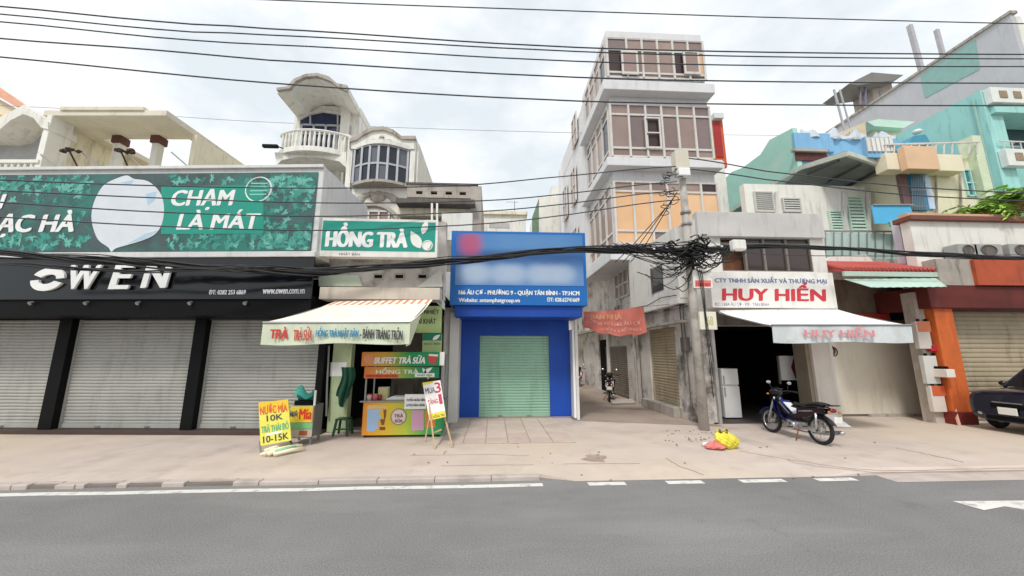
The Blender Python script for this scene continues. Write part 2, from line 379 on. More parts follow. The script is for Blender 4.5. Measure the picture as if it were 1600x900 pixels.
for xa, xb in zip(xs_[:-1], xs_[1:]):
    A, B = PRF[PF[xa]], PRF[PF[xb]]
    sw.add([(xa, y, z) for y, z in A] + [(xb, y, z) for y, z in B], [(i, i + 6, i + 7, i + 1) for i in range(5)])
sidewalk = ob('sidewalk', sw, paving, kind='structure')
# kerb stones on the left, some with drain slots between them
slots = [(gr(a, 762, 0)[0], gr(b, 762, 0)[0]) for a, b in ((52, 92), (135, 182), (198, 250), (284, 358))]
x = -19.0; ks = None
while x < .85:
    ln = 1.0; x1 = min(x + ln, .88)
    segs = [(x, x1)]
    for a, b in slots:
        segs = [q for s0, s1 in segs for q in ((s0, min(s1, a)), (max(s0, b), s1)) if q[1] - q[0] > .05] if any(s0 < b and s1 > a for s0, s1 in segs) else segs
    for s0, s1 in segs:
        dz = random.uniform(-.008, .008)
        ob('kerb_stone', MB().box(s0 + .003, s1 - .003, 7.05 + random.uniform(-.01, .01), 7.22, -.04, .07 + dz), kerb_m, sidewalk, bevel=.015)
    x = x1
for a, b in slots:
    ob('drain_slot', MB().box(a, b, 7.08, 7.24, -.03, .04), mat('slot_grey', (128, 118, 110), .95), sidewalk)
    ob('kerb_lintel', MB().box(a, b, 7.15, 7.24, .045, .07), kerb_m, sidewalk)
# paler worn patches, the alley and the paving slabs
def patch(name, pts, m, z, parent):
    q = [gr(x, y, z) for x, y in pts]; return ob(name, MB().quad(*[(a, b, z) for a, b, _ in q]), m, parent)
alley = ob('alley', MB().quad((2.6, 12.2, .126), (6.8, 11.0, .126), (6.8, 55, .126), (2.0, 55, .126)), alley_conc, kind='structure')
tile_m = mat('tile_m', (200, 184, 171), .85, .07, 1.5, dirt=.4, dcol=(165, 148, 134), streak=False, dscale=1.5, bump=.3)
tile_n = mat('tile_n', (194, 175, 163), .85, .07, 1.5, dirt=.4, dcol=(156, 136, 126), streak=False, dscale=1.5, bump=.3)
ob('mortar_bed', MB().box(-1.25, 2.02, 9.28, 12.7, .1, .128), mat('mortar', (168, 152, 140), .95), sidewalk)
for i in range(6):
    for j in range(6):
        x0 = -1.22 + i * .54; y0 = 9.3 + j * .57
        dz = random.uniform(-.004, .004)
        ob('paving_slab', MB().box(x0 + .012, x0 + .528, y0 + .012, min(y0 + .558, 12.68), .1, .14 + dz), random.choice((tile_m, tile_m, tile_n)) if j else tile_n, sidewalk, bevel=.006)
def swz(x, y):
    pr = [(7.2, .062), (7.6, .10), (8.6, .118), (9, .12)] if x < .9 else [(6.99, .005), (7.6, .07), (8.6, .115), (9, .12)] if x < 6.2 else [(7.01, .05), (7.12, .1), (7.6, .12)]
    for (a, b), (c, d) in zip(pr[:-1], pr[1:]):
        if y <= c: return b + (d - b) * max(0, y - a) / (c - a)
    return .12
def ongr(px, py):
    g = gr(px, py, .12)
    for _ in range(4): g = gr(px, py, swz(g[0], g[1]))
    return g
for px, py, n in ((930, 716, .22), (805, 690, .1)):
    g = ongr(px, py); n_ = 11; mb = MB()
    mb.quad(*[(lambda x_, y_: (x_, y_, swz(x_, y_) + .005))(g[0] + n * (1.1 + .5 * math.sin(k * 2.3)) * math.cos(6.28 * k / n_), g[1] + .24 * (1 + .4 * math.sin(k * 3.1)) * math.sin(6.28 * k / n_)) for k in range(n_)])
    ob('worn_hole', mb, mat('hole_dirt', (164, 144, 130), .95, .2, 8), sidewalk)
# cracks as thin dark joints
crk = mat('joint', (152, 137, 125), .95)
for pts in ([(1155, 705), (1230, 718), (1320, 731), (1380, 736), (1620, 731)], [(1100, 742), (1060, 728), (1040, 716)], [(1400, 700), (1460, 712), (1505, 722)], [(640, 712), (760, 710), (860, 714)], [(690, 728), (850, 726), (1000, 724)]):
    q = [ongr(pts[0][0], pts[0][1])]
    for (xa_, ya_), (xb_, yb_) in zip(pts[:-1], pts[1:]): q += [ongr(xa_ + (xb_ - xa_) * k / 8, ya_ + (yb_ - ya_) * k / 8 + random.uniform(-.6, .6)) for k in range(1, 9)]
    mb = MB()
    for a, b in zip(q[:-1], q[1:]):
        mb.bar((a[0], a[1], a[2] + .002), (b[0], b[1], b[2] + .002), .018, .006)
    ob('pavement_joint', mb, crk, sidewalk)
rub = mat('rubble', (150, 134, 118), .95, .2, 8); mb = MB()
for k in range(60):
    g = gr(random.uniform(1040, 1120), random.uniform(672, 690), .13) if k < 35 else gr(random.uniform(640, 1400), random.uniform(690, 740), .13)
    g = (g[0], g[1], swz(g[0], g[1]) + .01); mb.ball(g, random.uniform(.01, .035), random.uniform(.01, .035), random.uniform(.008, .02), 6, 4, .3)
ob('loose_grit', mb, rub, sidewalk, kind='stuff')
# road paint
def paint(pts, name='road_marking', z=.004):
    q = [gr(x, y, z) for x, y in pts]; ob(name, MB().quad(*[(a, b, z) for a, b, _ in q]), line_m, road)
y0 = 6.78; xe = gr(848, 757, 0)[0]
mb = MB(); n = 60
mb.sheet(lambda u, v: (-60 + u * (xe + 60), 6.74 + v * .15 + .015 * math.sin(u * 140), .004), n, 1); ob('edge_line', mb, line_m, road)
for a, b, y in ((918, 977, 755), (1040, 1098, 753), (1155, 1226, 751), (1273, 1337, 749)):
    xa, xb = gr(a, y, 0)[0], gr(b, y, 0)[0]; ob('dash_line', MB().quad((xa, 6.74, .004), (xb, 6.74, .004), (xb, 6.90, .004), (xa, 6.90, .004)), line_m, road)
ob('gutter_strip', MB().quad((gr(1375, 745, 0)[0], 6.62, .004), (60, 6.62, .004), (60, 7.0, .004), (gr(1365, 742, 0)[0], 7.0, .004)), kerb_m, road)
paint([(1488, 783), (1538, 797), (1570, 791), (1610, 798), (1720, 798), (1720, 781)], 'arrow_marking')

# ================================================================== fashion shop on the left (own, slightly turned frontage)
p0, p1 = gr(0, 677), gr(497, 679)
OW = Frame(p1[0], p1[1], math.degrees(math.atan2(p1[1] - p0[1], p1[0] - p0[0])))
def X(px, py, t, fr=G): return at(px, py, t, fr)[0]
def Z(px, py, t, fr=G): return at(px, py, t, fr)[2]
ow = thing('fashion_shop', 'single storey black fashion shop with three grey roller shutters and a long teal billboard', 'shop', (p1[0], p1[1], .12))
zt = Z(180, 500, .2, OW); xs0 = X(-260, 600, .2, OW)
zb = .12
ob('plinth', MB(OW).box(xs0, .05, -.14, .3, .1, .22), mat('plinth_m', (72, 56, 50), .8, .15, 3), ow, bevel=.01)
ob('back_wall', MB(OW).box(xs0, -.02, .3, 5, .12, zt + 1.2), black_paint, ow)
cols = [(-190, -172), (62, 83), (283, 302), (488, 512)]
cx = [(X(a, 655, .0, OW), X(b, 655, .0, OW)) for a, b in cols]
cx[-1] = (cx[-1][0], 0)
for a, b in cx:
    ob('pillar', MB(OW).box(a, b, -.02, .3, .22, zt + .5), black_paint, ow, bevel=.01)
for (a, b), (c, d) in zip(cx[:-1], cx[1:]):
    shutter(ow, b + .03, c - .03, .22, zt, .2, shutter_grey, OW, pitch=.088)
zs0, zs1 = Z(250, 468, -.9, OW), Z(250, 403, -.9, OW)
ob('soffit', MB(OW).box(xs0, -.02, -.88, .29, zt + .02, zs0 + .1), black_paint, ow)
sp = ob('sign_panel', MB(OW).box(xs0, -.01, -.93, -.88, zs0, zs1), black_gloss, ow, bevel=.008)
for px in (60, 145, 225, 305, 390):
    x_, _, z_ = at(px, 474, -.8, OW)
    ob('spotlight', MB(OW).tube([(x_, -.9, z_ + .02), (x_, -.98, z_ - .03)], [.03, .05], 8), steel, ow)
ob('shutter_box', MB(OW).box(X(205, 492, .1, OW), X(480, 492, .1, OW), .05, .18, zt - .02, zt + .16), mat('box_grey', (62, 62, 66), .5), ow)
lw = flat('letter_white', (238, 238, 236), .4)
# raised letters; the O is two half rings with a slanted gap
xa, xb, za, zc = rc((52, 419, 103, 455), -.95, OW); cxo, czo, rx, rz = (xa + xb) / 2, (za + zc) / 2, (xb - xa) / 2, (zc - za) / 2
for a0, a1 in ((.12, 2.75), (3.26, 5.95)):
    n = 14; o_ = []; i_ = []
    for k in range(n + 1):
        a = a0 + (a1 - a0) * k / n
        o_.append((cxo + rx * math.cos(a) + .06 * math.sin(a), czo + rz * math.sin(a))); i_.append((cxo + rx * .5 * math.cos(a) + .06 * math.sin(a), czo + rz * .42 * math.sin(a)))
    mb = MB(OW)
    for k in range(n):
        (ax, az), (bx, bz), (dx, dz), (ex, ez) = o_[k], o_[k + 1], i_[k + 1], i_[k]
        mb.hexa([(ax, -1.0, az), (bx, -1.0, bz), (dx, -1.0, dz), (ex, -1.0, ez), (ax, -.94, az), (bx, -.94, bz), (dx, -.94, dz), (ex, -.94, ez)])
    ob('sign_letter', mb, lw, sp)
def letter3d(ch, r, t, fr, parent, shear=0):
    o = text('sign_letter', ch, r, t, lw, parent, fr, bold=.10, shear=shear, depth=.07)
    m_ = o.modifiers.new('thick', 'SOLIDIFY'); m_.thickness = .05; m_.offset = 0
for ch, r in (('W', (115, 416, 160, 452)), ('E', (180, 414, 212, 452)), ('N', (230, 411, 270, 450))):
    letter3d(ch, r, -.93, OW, sp, .12)
text('phone_text', 'ĐT: 0282 253 6869', (327, 453, 384, 460), -.932, flat('print_grey', (205, 205, 210)), sp, OW, bold=.1)
text('web_text', 'www.owen.com.vn', (411, 452, 476, 459), -.932, P['print_grey'], sp, OW, bold=.1)
# billboard box
zb0, zb1 = Z(250, 402, -.95, OW), Z(250, 261, -.95, OW)
bb_m = mat('billboard_box', (214, 214, 212), .6, .04, 1, dirt=.35, dcol=(160, 155, 148))
bb = ob('billboard', MB(OW).box(xs0, .02, -.93, 2.0, zb0, zb1), bb_m, ow, bevel=.02)
zi0, zi1 = Z(250, 393, -.96, OW), Z(250, 271, -.96, OW)
xr = X(492, 320, -.96, OW)
pm = mat('billboard_print', (66, 84, 84), .45, .25, 1.6, dirt=.75, dcol=(28, 128, 116), streak=False, dscale=.5, bump=0, dlo=.48, dhi=.62)
bp = ob('billboard_print', MB(OW).box(xs0 + .1, xr, -.96, -.94, zi0, zi1), pm, bb)
for nm, a in (('billboard_trim', (xs0, .025, -1.0, -.93, zb1 - .07, zb1 + .02)), ('billboard_trim', (xs0, .025, -1.0, -.93, zb0 - .01, zi0 - .02))):
    ob(nm, MB(OW).box(*a), bb_m, bb, bevel=.01)
teal = flat('print_teal', (20, 150, 130)); teal_l = flat('print_teal_light', (104, 178, 164)); teal_d = flat('print_teal_dark', (24, 104, 96)); teal_m = flat('print_teal_mid', (58, 146, 132))
for m_, n_, dd in ((teal_d, 260, .962), (flat('print_teal_deep', (40, 122, 112)), 220, .9628), (teal_m, 240, .9635), (flat('print_teal_soft', (78, 160, 146)), 120, .9642), (teal_l, 90, .965)):
    mb = MB(OW)
    for k in range(n_):
        px = random.choice((random.uniform(-60, 150), random.uniform(0, 260), random.uniform(255, 490), random.uniform(410, 490)))
        py = random.choice((random.uniform(276, 300), random.uniform(365, 388), random.uniform(276, 388)))
        if (250 < px < 412 and 286 < py < 366): continue
        if (140 < px < 262 and 272 < py < 392): continue
        if px < 122 and 325 < py < 366 and m_ is not teal_d: continue
        x_, _, z_ = at(px, py, -.962, OW); a0 = random.uniform(0, 6.28)
        for q in range(random.randint(4, 8)):
            ln = random.uniform(.06, .17); p = leaf_poly(x_, z_, ln, ln * .17, a0 + q * .55 + random.uniform(-.2, .2))
            p = [(min(max(a, xs0 + .2), xr - .02), min(max(b, zi0 + .02), zi1 - .02)) for a, b in p]
            mb.prism(p, -dd - q * .0001 - k * .000002, -.9605)
    ob('leaf_print', mb, m_, bb, kind='stuff')
shape('colour_block', [(252, 291), (412, 289), (412, 365), (252, 366)], -.9655, teal, bb, OW)
sc = .3556
blob = [(520, 500), (560, 490), (590, 505), (650, 515), (700, 560), (720, 620), (715, 690), (690, 740), (640, 770), (560, 795), (510, 810), (490, 825), (475, 805), (430, 770), (405, 700), (405, 640), (425, 580), (460, 530)]
shape('pale_shape', smooth_loop([(x * sc, 100 + y * sc) for x, y in blob]), -.968, flat('print_pale', (216, 222, 228)), bb, OW)
for pts in ([(640, 570), (690, 560), (680, 600), (650, 620)], [(560, 790), (640, 745), (700, 730), (640, 768)], [(530, 520), (590, 510), (570, 535)]):
    shape('pale_fold', [(x * sc, 100 + y * sc) for x, y in pts], -.9695, flat('print_pale_blue', (176, 204, 222)), bb, OW)
text('billboard_letter', 'CHẠM', (269, 296, 365, 328), -.969, lw, bb, OW, bold=.09, shear=.1, split=True)
text('billboard_letter', 'LÀ MÁT', (279, 328, 406, 358), -.969, lw, bb, OW, bold=.09, shear=.1, split=True)
text('billboard_letter', 'BẠC HÀ', (-22, 329, 116, 370), -.969, lw, bb, OW, bold=.09, shear=.1, split=True)
text('billboard_letter', 'VẢI', (-50, 296, 8, 326), -.969, lw, bb, OW, bold=.09, shear=.1, split=True)
ex, _, ez = at(404, 296, -.968, OW); er = (X(424, 296, -.968, OW) - X(384, 296, -.968, OW)) / 2
ob('round_emblem', MB(OW).torus((ex, -.966, ez), er, er, .02, 30, 5), lw, bb)
for k in range(4):
    ob('emblem_line', MB(OW).box(ex - er * .65, ex + er * .65, -.970, -.962, ez + er * (.45 - .3 * k), ez + er * (.55 - .3 * k)), flat('print_mint', (140, 205, 190)), bb)

# ================================================================== cream house with the open roof terrace (behind the billboard)
LH = Frame(-9, 14.2, -3)
ch = thing('terrace_house', 'cream house with an open pillared roof terrace above the teal billboard', 'house', LH.w((0, 0, .12)))
xl, xrr = X(84, 190, 0, LH), X(271, 182, 0, LH); zs = Z(170, 188, 0, LH); zt_ = Z(170, 179, 0, LH); zf = Z(170, 275, 0, LH)
ob('wall', MB(LH).box(X(-120, 300, 0, LH), xrr, .1, 8, .12, zf - 1.0), cream_wall, ch)
ob('terrace_floor', MB(LH).box(X(-120, 300, 0, LH), xrr, 0, 8, zf - 1.0, zf - .85), cream_wall, ch)
roof_m = mat('roof_edge', (214, 207, 190), .9, .06, 1.5, dirt=.4, dcol=(140, 140, 116), dlo=.56, dhi=.74)
rf = ob('roof_slab', MB(LH).box(xl - .1, xrr, -.3, 1.4, zs, zt_), roof_m, ch, bevel=.03)
ob('roof_slab', MB(LH).box(xrr - .5, xrr, 1.4, 6.2, zs, zt_ - .02), roof_m, ch)
ob('roof_slab', MB(LH).box(xl - .1, xrr - .5, 4.4, 6.2, zs, zt_ - .03), roof_m, ch)
ob('roof_slab', MB(LH).box(xl - .1, xl + .5, 1.4, 4.4, zs, zt_ - .02), roof_m, ch)
ob('roof_coping', MB(LH).box(xl + .6, xrr - .9, -.36, -.1, zt_ - .05, zt_ + .12), roof_m, rf, bevel=.02)
brown = mat('brown_paint', (96, 58, 44), .7, .15, 4)
for px in (187, 247):
    x_ = X(px, 240, 1.3, LH); c = ob('terrace_column', MB(LH).box(x_ - .14, x_ + .14, 1.1, 1.4, zf - .9, zs - .32), white_wall, ch, bevel=.02)
    ob('column_cap', MB(LH).box(x_ - .2, x_ + .2, 1.03, 1.47, zs - .34, zs), brown, c, bevel=.02)
ob('front_column', MB(LH).box(X(60, 230, -.1, LH), X(82, 230, -.1, LH), -.1, .35, zf - .9, zs), white_wall, ch, bevel=.02)
ob('side_wall', MB(LH).box(xrr - .02, xrr + .16, 1.0, 8.5, zf - 1, zs - .02), cream_wall, ch)
ob('inner_wall', MB(LH).box(xl - .25, xl - .05, .4, 6, zf - .9, zs), cream_wall, ch)
ob('back_wall', MB(LH).box(xl, X(172, 230, 5, LH), 5, 5.2, zf - .9, zs - 1.0), cream_wall, ch)
ob('back_door', MB(LH).box(X(107, 245, 4.9, LH), X(126, 245, 4.9, LH), 4.9, 5.0, zf - .9, Z(115, 232, 4.9, LH)), white_plastic, ch)
for px in (110, 190):
    x_, _, z_ = at(px, 236, -.5, LH); mb = MB(LH)
    for k in range(9): mb.ball((x_ + random.uniform(-.4, .4), -.5 + random.uniform(-.1, .1), z_ + random.uniform(-.06, .06)), .12, .09, .06, 6, 4, .3)
    tag(ob('floodlight', mb.bar((x_, -.5, z_ - .05), (x_, .2, zf - .2), .04), mat('dark_rust', (62, 46, 38), .8), None), 'dark rusty floodlight bar on an arm over the teal billboard, %s one' % ('left' if px == 110 else 'right'), 'lamp')
for px in (60, 128, 195, 268):
    a = at(px, 238, -.2, LH); b = at(px + 28, 262, -1.2, LH)
    tag(ob('stay_rod', MB(LH).tube([a, b], .025, 6), steel), ['leftmost', 'second', 'third', 'rightmost'][(60, 128, 195, 268).index(px)] + ' slanting steel stay rod behind the top edge of the billboard', 'rod', 'stay rods behind the billboard')
# gable with an arch at the far left
ga = thing('arched_gable_house', 'white house gable with a plaster arch at the far left edge', 'house', LH.w((-5, -.4, .12)))
gp = [(-70, 205), (-70, 190), (-20, 187), (0, 183), (38, 163), (75, 190), (75, 202), (64, 199), (52, 184), (36, 178), (16, 188), (0, 202), (-20, 206)]
q = [at(x_, y_, -.4, LH) for x_, y_ in gp]; ob('gable', MB(LH).prism([(a[0], a[2]) for a in q], -.4, .6), white_wall, ga)
ob('recessed_wall', MB(LH).box(X(-70, 220, .5, LH), X(66, 220, .5, LH), .6, .8, zf - .9, zs + .4), mat('greyish', (176, 178, 178), .85), ga)
ob('corner_column', MB(LH).box(X(62, 230, -.35, LH), X(70, 230, -.35, LH), -.35, .4, zf - .9, zs), white_wall, ga)
rl = ob('balcony_rail', MB(LH).box(X(-90, 250, -.4, LH), X(60, 250, -.4, LH), -.4, -.25, Z(20, 254, -.4, LH), Z(20, 249, -.4, LH)), white_wall, ga)
for k in range(14):
    x_ = X(-80 + k * 10, 258, -.33, LH); ob('baluster', MB(LH).tube([(x_, -.33, zf - .9), (x_, -.33, zf - .3), (x_, -.33, Z(20, 254, -.4, LH))], [.04, .08, .04], 6), white_wall, rl)
fh = thing('orange_roofed_house', 'pale house with an orange roof edge in the far left corner', 'house', (-30, 22, .12))
ob('wall', MB().box(X(-260, 230, 22), X(34, 230, 22), 22.3, 23, .12, Z(0, 200, 22)), cream_wall, fh)
q = [at(a, b, 21.5) for a, b in ((-260, -40), (44, 168), (44, 178), (-260, 0))]; ob('roof', MB().prism([(a[0], a[2]) for a in q], 21.5, 21.9), mat('orange_roof', (222, 168, 140), .8, .1, 2), fh)
q = [at(a, b, 21.6) for a, b in ((-260, 10), (42, 180), (42, 240), (-260, 240))]; ob('gable_wall', MB().prism([(a[0], a[2]) for a in q], 21.9, 22.3), cream_wall, fh)
for k in range(3):
    q = [at(a, b, 21.6) for a, b in ((-20, 172 + 26 * k), (30, 190 + 24 * k), (30, 196 + 24 * k), (-20, 178 + 26 * k))]; ob('ledge', MB().prism([(a[0], a[2]) for a in q], 21.4, 21.8), mat('ochre', (206, 170, 110), .8), fh)

# ================================================================== narrow white house with curved balcony and bay window
nh = thing('narrow_house', 'narrow white house with a curved balcony, barrel roof and rounded bay window', 'house', (-5, 16, .12))
t0 = 15.6; xa, xb = X(545, 300, t0), X(651, 300, t0); ztop = Z(600, 222, t0)
ob('bay_wall', MB().box(xa, xb, t0, 21.0, .12, ztop), white_wall, nh)
pp = [(546, 232), (546, 216), (556, 213), (565, 206), (578, 199), (598, 197), (614, 202), (627, 212), (649, 212), (649, 217), (627, 217), (612, 207), (598, 202), (580, 204), (567, 211), (557, 218), (546, 221)]
q = [at(a, b, t0 - .3) for a, b in pp]; pd = ob('pediment', MB().prism([(a[0], a[2]) for a in q], t0 - .3, t0 + .25), grey_conc, nh)
q = [at(a, b, t0 - .12) for a, b in ((548, 234), (548, 219), (558, 217), (568, 210), (580, 204), (598, 202), (612, 207), (626, 216), (648, 216), (648, 234))]; ob('pediment_infill', MB().prism([(a[0], a[2]) for a in q], t0 - .2, t0 + .1), white_wall, pd)
x_, _, z_ = at(596, 221, t0 - .2)
mb = MB()
for k, (dx, dz, r1) in enumerate(((0, 0, .2), (-.32, -.02, .17), (.32, -.02, .17), (-.55, -.1, .1), (.55, -.1, .1), (0, .2, .1))): mb.ball((x_ + dx, t0 - .2, z_ + dz), r1 * 1.2, .08, r1 * .8, 10, 6)
ob('pediment_scroll', mb, grey_conc, pd, smooth=True)
for s_, pxx in ((0, 547), (1, 645)):
    x_ = X(pxx, 260, t0); ob('pilaster', MB().box(x_ - .12, x_ + .12, t0 - .14, t0, Z(600, 300, t0), ztop + .1), white_wall, nh, bevel=.02)
bw = window(nh, *rc((553, 234, 637, 288), t0 - .12), t0 - .12, lin(6), [0, .48, 1], frame_grey, lambda i, j: glass_dark if (i + j) % 3 else flat('pane_grey', (96, 98, 108), .15), fw=.09, name='bay_window', curve=.4)
x0, x1, z0, z1 = rc((550, 288, 641, 292), t0 - .1)
def bow(x, c): return t0 - .14 - c * math.sin(math.pi * max(0, min(1, (x - x0) / (x1 - x0))))
poly = [(x0 + (x1 - x0) * k / 12, bow(x0 + (x1 - x0) * k / 12, .5)) for k in range(13)] + [(x1, t0 + .02), (x0, t0 + .02)]
ob('bay_sill', MB().prism(poly, z0, z1, 'z'), grey_conc, nh); ob('bay_head', MB().prism(poly, Z(595, 234, t0 - .1), Z(595, 228, t0 - .1), 'z'), white_wall, nh)
x_, _, z_ = at(590, 309, t0 - .05); mb = MB()
for k in range(9):
    a = math.pi * k / 8; mb.ball((x_ + .75 * math.cos(a), t0 - .02, z_ + .3 * math.sin(a) - .1), .2, .08, .13, 10, 6)
mb.ball((x_, t0 - .02, z_), .35, .1, .2, 10, 6); ob('plaster_scroll', mb, grey_conc, nh, smooth=True)
mb = MB(); x_, _, z_ = at(583, 345, t0); mb.torus((x_, t0 - .05, z_ - .3), 1.1, 1.0, .12, 20, 6, 0.25, math.pi - .25); ob('arch_moulding', mb, grey_conc, nh)
pwindow(nh, (560, 330, 608, 345), t0 - .05, lin(3), [0, 1], frame_white, glass_brown, fw=.08)
ob('drain_pipe', MB().tube([at(535, 270, t0 - .1), at(536, 395, t0 - .1)], .05, 8), grey_conc, nh)
# left bay
t1 = 17.0; xa, xb2 = X(452, 260, t1), X(546, 260, t1); zr = Z(490, 148, t1 - 1.6)
ob('tower_wall', MB().box(xa, xb2 + .3, t1, 21, .12, Z(490, 165, t1)), white_wall, nh)
ar = [(433, 138), (449, 136), (460, 124), (478, 116.5), (496, 115), (514, 120), (527, 131), (543, 134), (543, 143), (529, 142), (518, 134), (496, 124), (478, 125), (464, 132), (454, 142), (433, 146)]
q = [at(a, b, 15.3) for a, b in ar]; ob('barrel_roof', MB().prism([(a[0], a[2]) for a in q], 15.3, 19.5), white_wall, nh)
q = [at(a, b, 15.2) for a, b in ar[:9] + [(529, 137), (518, 128), (496, 119.5), (478, 121), (463, 127.5), (453, 139), (433, 142)]]; ob('roof_moulding', MB().prism([(a[0], a[2]) for a in q], 15.15, 15.32), grey_conc, nh)
wx0, wx1, wz0, wz1 = rc((470, 196, 546, 232), t1 - .05)
aw = window(nh, wx0, wx1, wz0, wz1, t1 - .05, lin(4), [0, .62, 1], frame_grey, lambda i, j: glass_blue, fw=.09, name='balcony_door')
q = [at(a, b, t1 - .05) for a, b in ((469, 196), (469, 186), (485, 178), (505, 174), (525, 177), (546, 183), (546, 196))]
ar_w = ob('arched_light', MB().prism([(a[0], a[2]) for a in q], t1 - .04, t1 + .02), glass_blue, nh)
for a, b in zip(q[1:-2], q[2:-1]): ob('arch_frame', MB().bar((a[0], t1 - .08, a[2]), (b[0], t1 - .08, b[2]), .1, .14), frame_white, ar_w)
for px in (485, 528): ob('arch_frame', MB().bar(at(px, 179, t1 - .07), at(px, 196, t1 - .07), .07), frame_grey, ar_w)
bx0, bx1 = X(428, 236, 15.6), X(541, 236, 15.6)
def curve_poly(e, yb): return [(bx0 + (bx1 - bx0) * k / 16, 16.0 - .55 * math.sin(math.pi * (k / 16)) ** .7 - e) for k in range(17)] + [(bx1, yb), (bx0, yb)]
bf = ob('balcony_floor', MB().prism(curve_poly(.1, 17.2), Z(485, 238, 15.5), Z(485, 230, 15.5), 'z'), white_wall, nh, bevel=.02)
q = [at(a, b, 15.7) for a, b in ((429, 238), (541, 238), (541, 262), (530, 252), (500, 246), (468, 245), (440, 250), (432, 258))]
ob('balcony_arch', MB().prism([(a[0], a[2]) for a in q], 15.7, 17.0), white_wall, nh)
hr = MB(); zh, zl = Z(485, 204, 15.5), Z(485, 230, 15.5)
pts = [(bx0 + (bx1 - bx0) * k / 16, 16.0 - .55 * math.sin(math.pi * (k / 16)) ** .7, zh) for k in range(17)]
br = ob('balcony_rail', hr.tube(pts, .06, 6), white_wall, nh)
for k in range(1, 16):
    if k % 1 == 0: ob('baluster', MB().tube([(pts[k][0], pts[k][1], zl), (pts[k][0], pts[k][1], (zl * .6 + zh * .4)), (pts[k][0], pts[k][1], zh)], [.035, .06, .03], 6), white_wall, br)
for x_ in (bx0 + .18, bx1 - .2):
    ob('balcony_post', MB().tube([(x_, 16.15, zl), (x_, 16.15, zh - .05), (x_, 16.15, zh), (x_, 16.15, zh + .12)], [.2, .2, .28, .28], 12), white_wall, nh)
x_ = X(531, 300, 16.9); ob('corner_pilaster', MB().box(x_ - .2, x_ + .2, 16.75, 17.0, zl - 6, Z(490, 165, t1)), white_wall, nh)
x_, _, z_ = at(424, 229, 15.5); tag(ob('balcony_floodlight', MB().box(x_ - .35, x_ + .3, 15.4, 15.55, z_ - .07, z_ + .07).bar((x_ + .3, 15.5, z_), (x_ + .7, 15.9, z_), .05), black_paint, bevel=.02), 'small black floodlight on an arm at the curved balcony', 'lamp')

# ================================================================== unfinished grey parapet building behind the tea shop
gp_ = thing('grey_parapet_building', 'unfinished grey concrete parapet with square vent holes behind the tea sign', 'building', (-2.6, 14, .12))
t = 14.2
x0, x1, z0, z1 = rc((622, 286, 738, 360), t)
ob('wall', MB().box(x0, x1 + .2, t + .4, 19, .12, Z(680, 322, t + .4)), grey_conc, gp_)
ob('shadow_slab', MB().box(X(618, 312, t - .4), X(742, 312, t - .4), t - .4, t + .9, Z(680, 318, t - .4), Z(680, 310, t - .4)), dark_conc, gp_, bevel=.02)  # dark slab for the shadow strip under the parapet; shade put into its colour
zt1, zt0 = Z(690, 289, t), Z(690, 309, t)
vx = [X(p_, 301, t) for p_ in (650, 660, 673, 683, 696, 706, 718, 728)]
zv0, zv1 = Z(690, 304, t), Z(690, 299, t); xx = [X(636, 300, t)] + vx + [X(745, 300, t)]
mb = MB(); mb.box(xx[0], xx[-1], t, t + .2, zt0, zv0); mb.box(xx[0], xx[-1], t, t + .2, zv1, zt1)
for k in range(0, 10, 2): mb.box(xx[k], xx[k + 1], t + .003, t + .2, zv0, zv1)
pr = ob('parapet', mb, grey_conc, gp_)
for k in range(1, 8, 2): ob('vent_hole', MB().box(xx[k], xx[k + 1], t + .15, t + .19, zv0, zv1), dark_room, pr)
ob('coping', MB().box(xx[0] - .05, xx[-1] + .05, t - .05, t + .25, zt1, zt1 + .07), dark_conc, pr)
ob('corner_column', MB().box(X(735, 330, t), X(752, 330, t), t - .02, 19, .12, zt1 - .03), grey_conc, gp_)
ob('lower_beam', MB().box(X(620, 328, t), X(735, 328, t), t + .1, t + .39, Z(680, 336, t), Z(680, 322, t)), cream_wall, gp_)
for px in (675, 683): ob('roof_post', MB().bar(at(px, 345, 13.2), at(px, 318, 13.2), .07), sign_white, gp_)
ob('white_sheet_wall', MB().box(X(690, 345, 13.6), X(738, 345, 13.6), 13.6, 13.7, Z(700, 375, 13.6), Z(700, 332, 13.6)), white_wall, gp_)

# ================================================================== tea shop
ts = thing('tea_shop', 'small open tea shop with green sign between the black shop and the blue shop', 'shop', (-3.2, 10.4, .12))
FY = 10.3
pale_green = mat('pale_green', (176, 190, 150), .7, .08, 2, dirt=.4, dcol=(110, 120, 80))
xl, xr_ = p1[0] + .03, X(691, 560, FY)
zband = Z(600, 468, FY)
ob('upper_wall', MB().box(xl, xr_, FY, FY + .25, zband, Z(600, 345, FY)), dirty_white, ts)
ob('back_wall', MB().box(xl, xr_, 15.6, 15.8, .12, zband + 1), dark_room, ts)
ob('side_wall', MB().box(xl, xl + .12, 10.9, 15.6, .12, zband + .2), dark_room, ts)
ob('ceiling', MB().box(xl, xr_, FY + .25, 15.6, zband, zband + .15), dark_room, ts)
ob('floor', MB().box(xl, xr_, 11.5, 15.6, .1, .135), mat('shop_floor', (92, 82, 76), .8), ts)
ld = ob('ledge', MB().box(xl, xr_ - .05, FY - .5, FY - .003, Z(600, 468, FY - .5), Z(600, 449, FY - .5)), mat('ledge_conc', (196, 186, 172), .85, .08, 2, dirt=.4, dcol=(130, 116, 100)), ts, bevel=.015)
for px in (591, 624, 660):
    o = pb('vent_block', (px - 8, 427, px + 8, 437), FY - .03, FY + .02, flat('vent_rim', (176, 170, 160)), ts); pb('vent_slit', (px - 6, 429.5, px + 6, 434.5), FY - .034, FY, dark_room, o)
ob('roof_bar', MB().bar(at(525, 472, FY - .4), at(688, 469, FY - .4), .06), steel, ts)
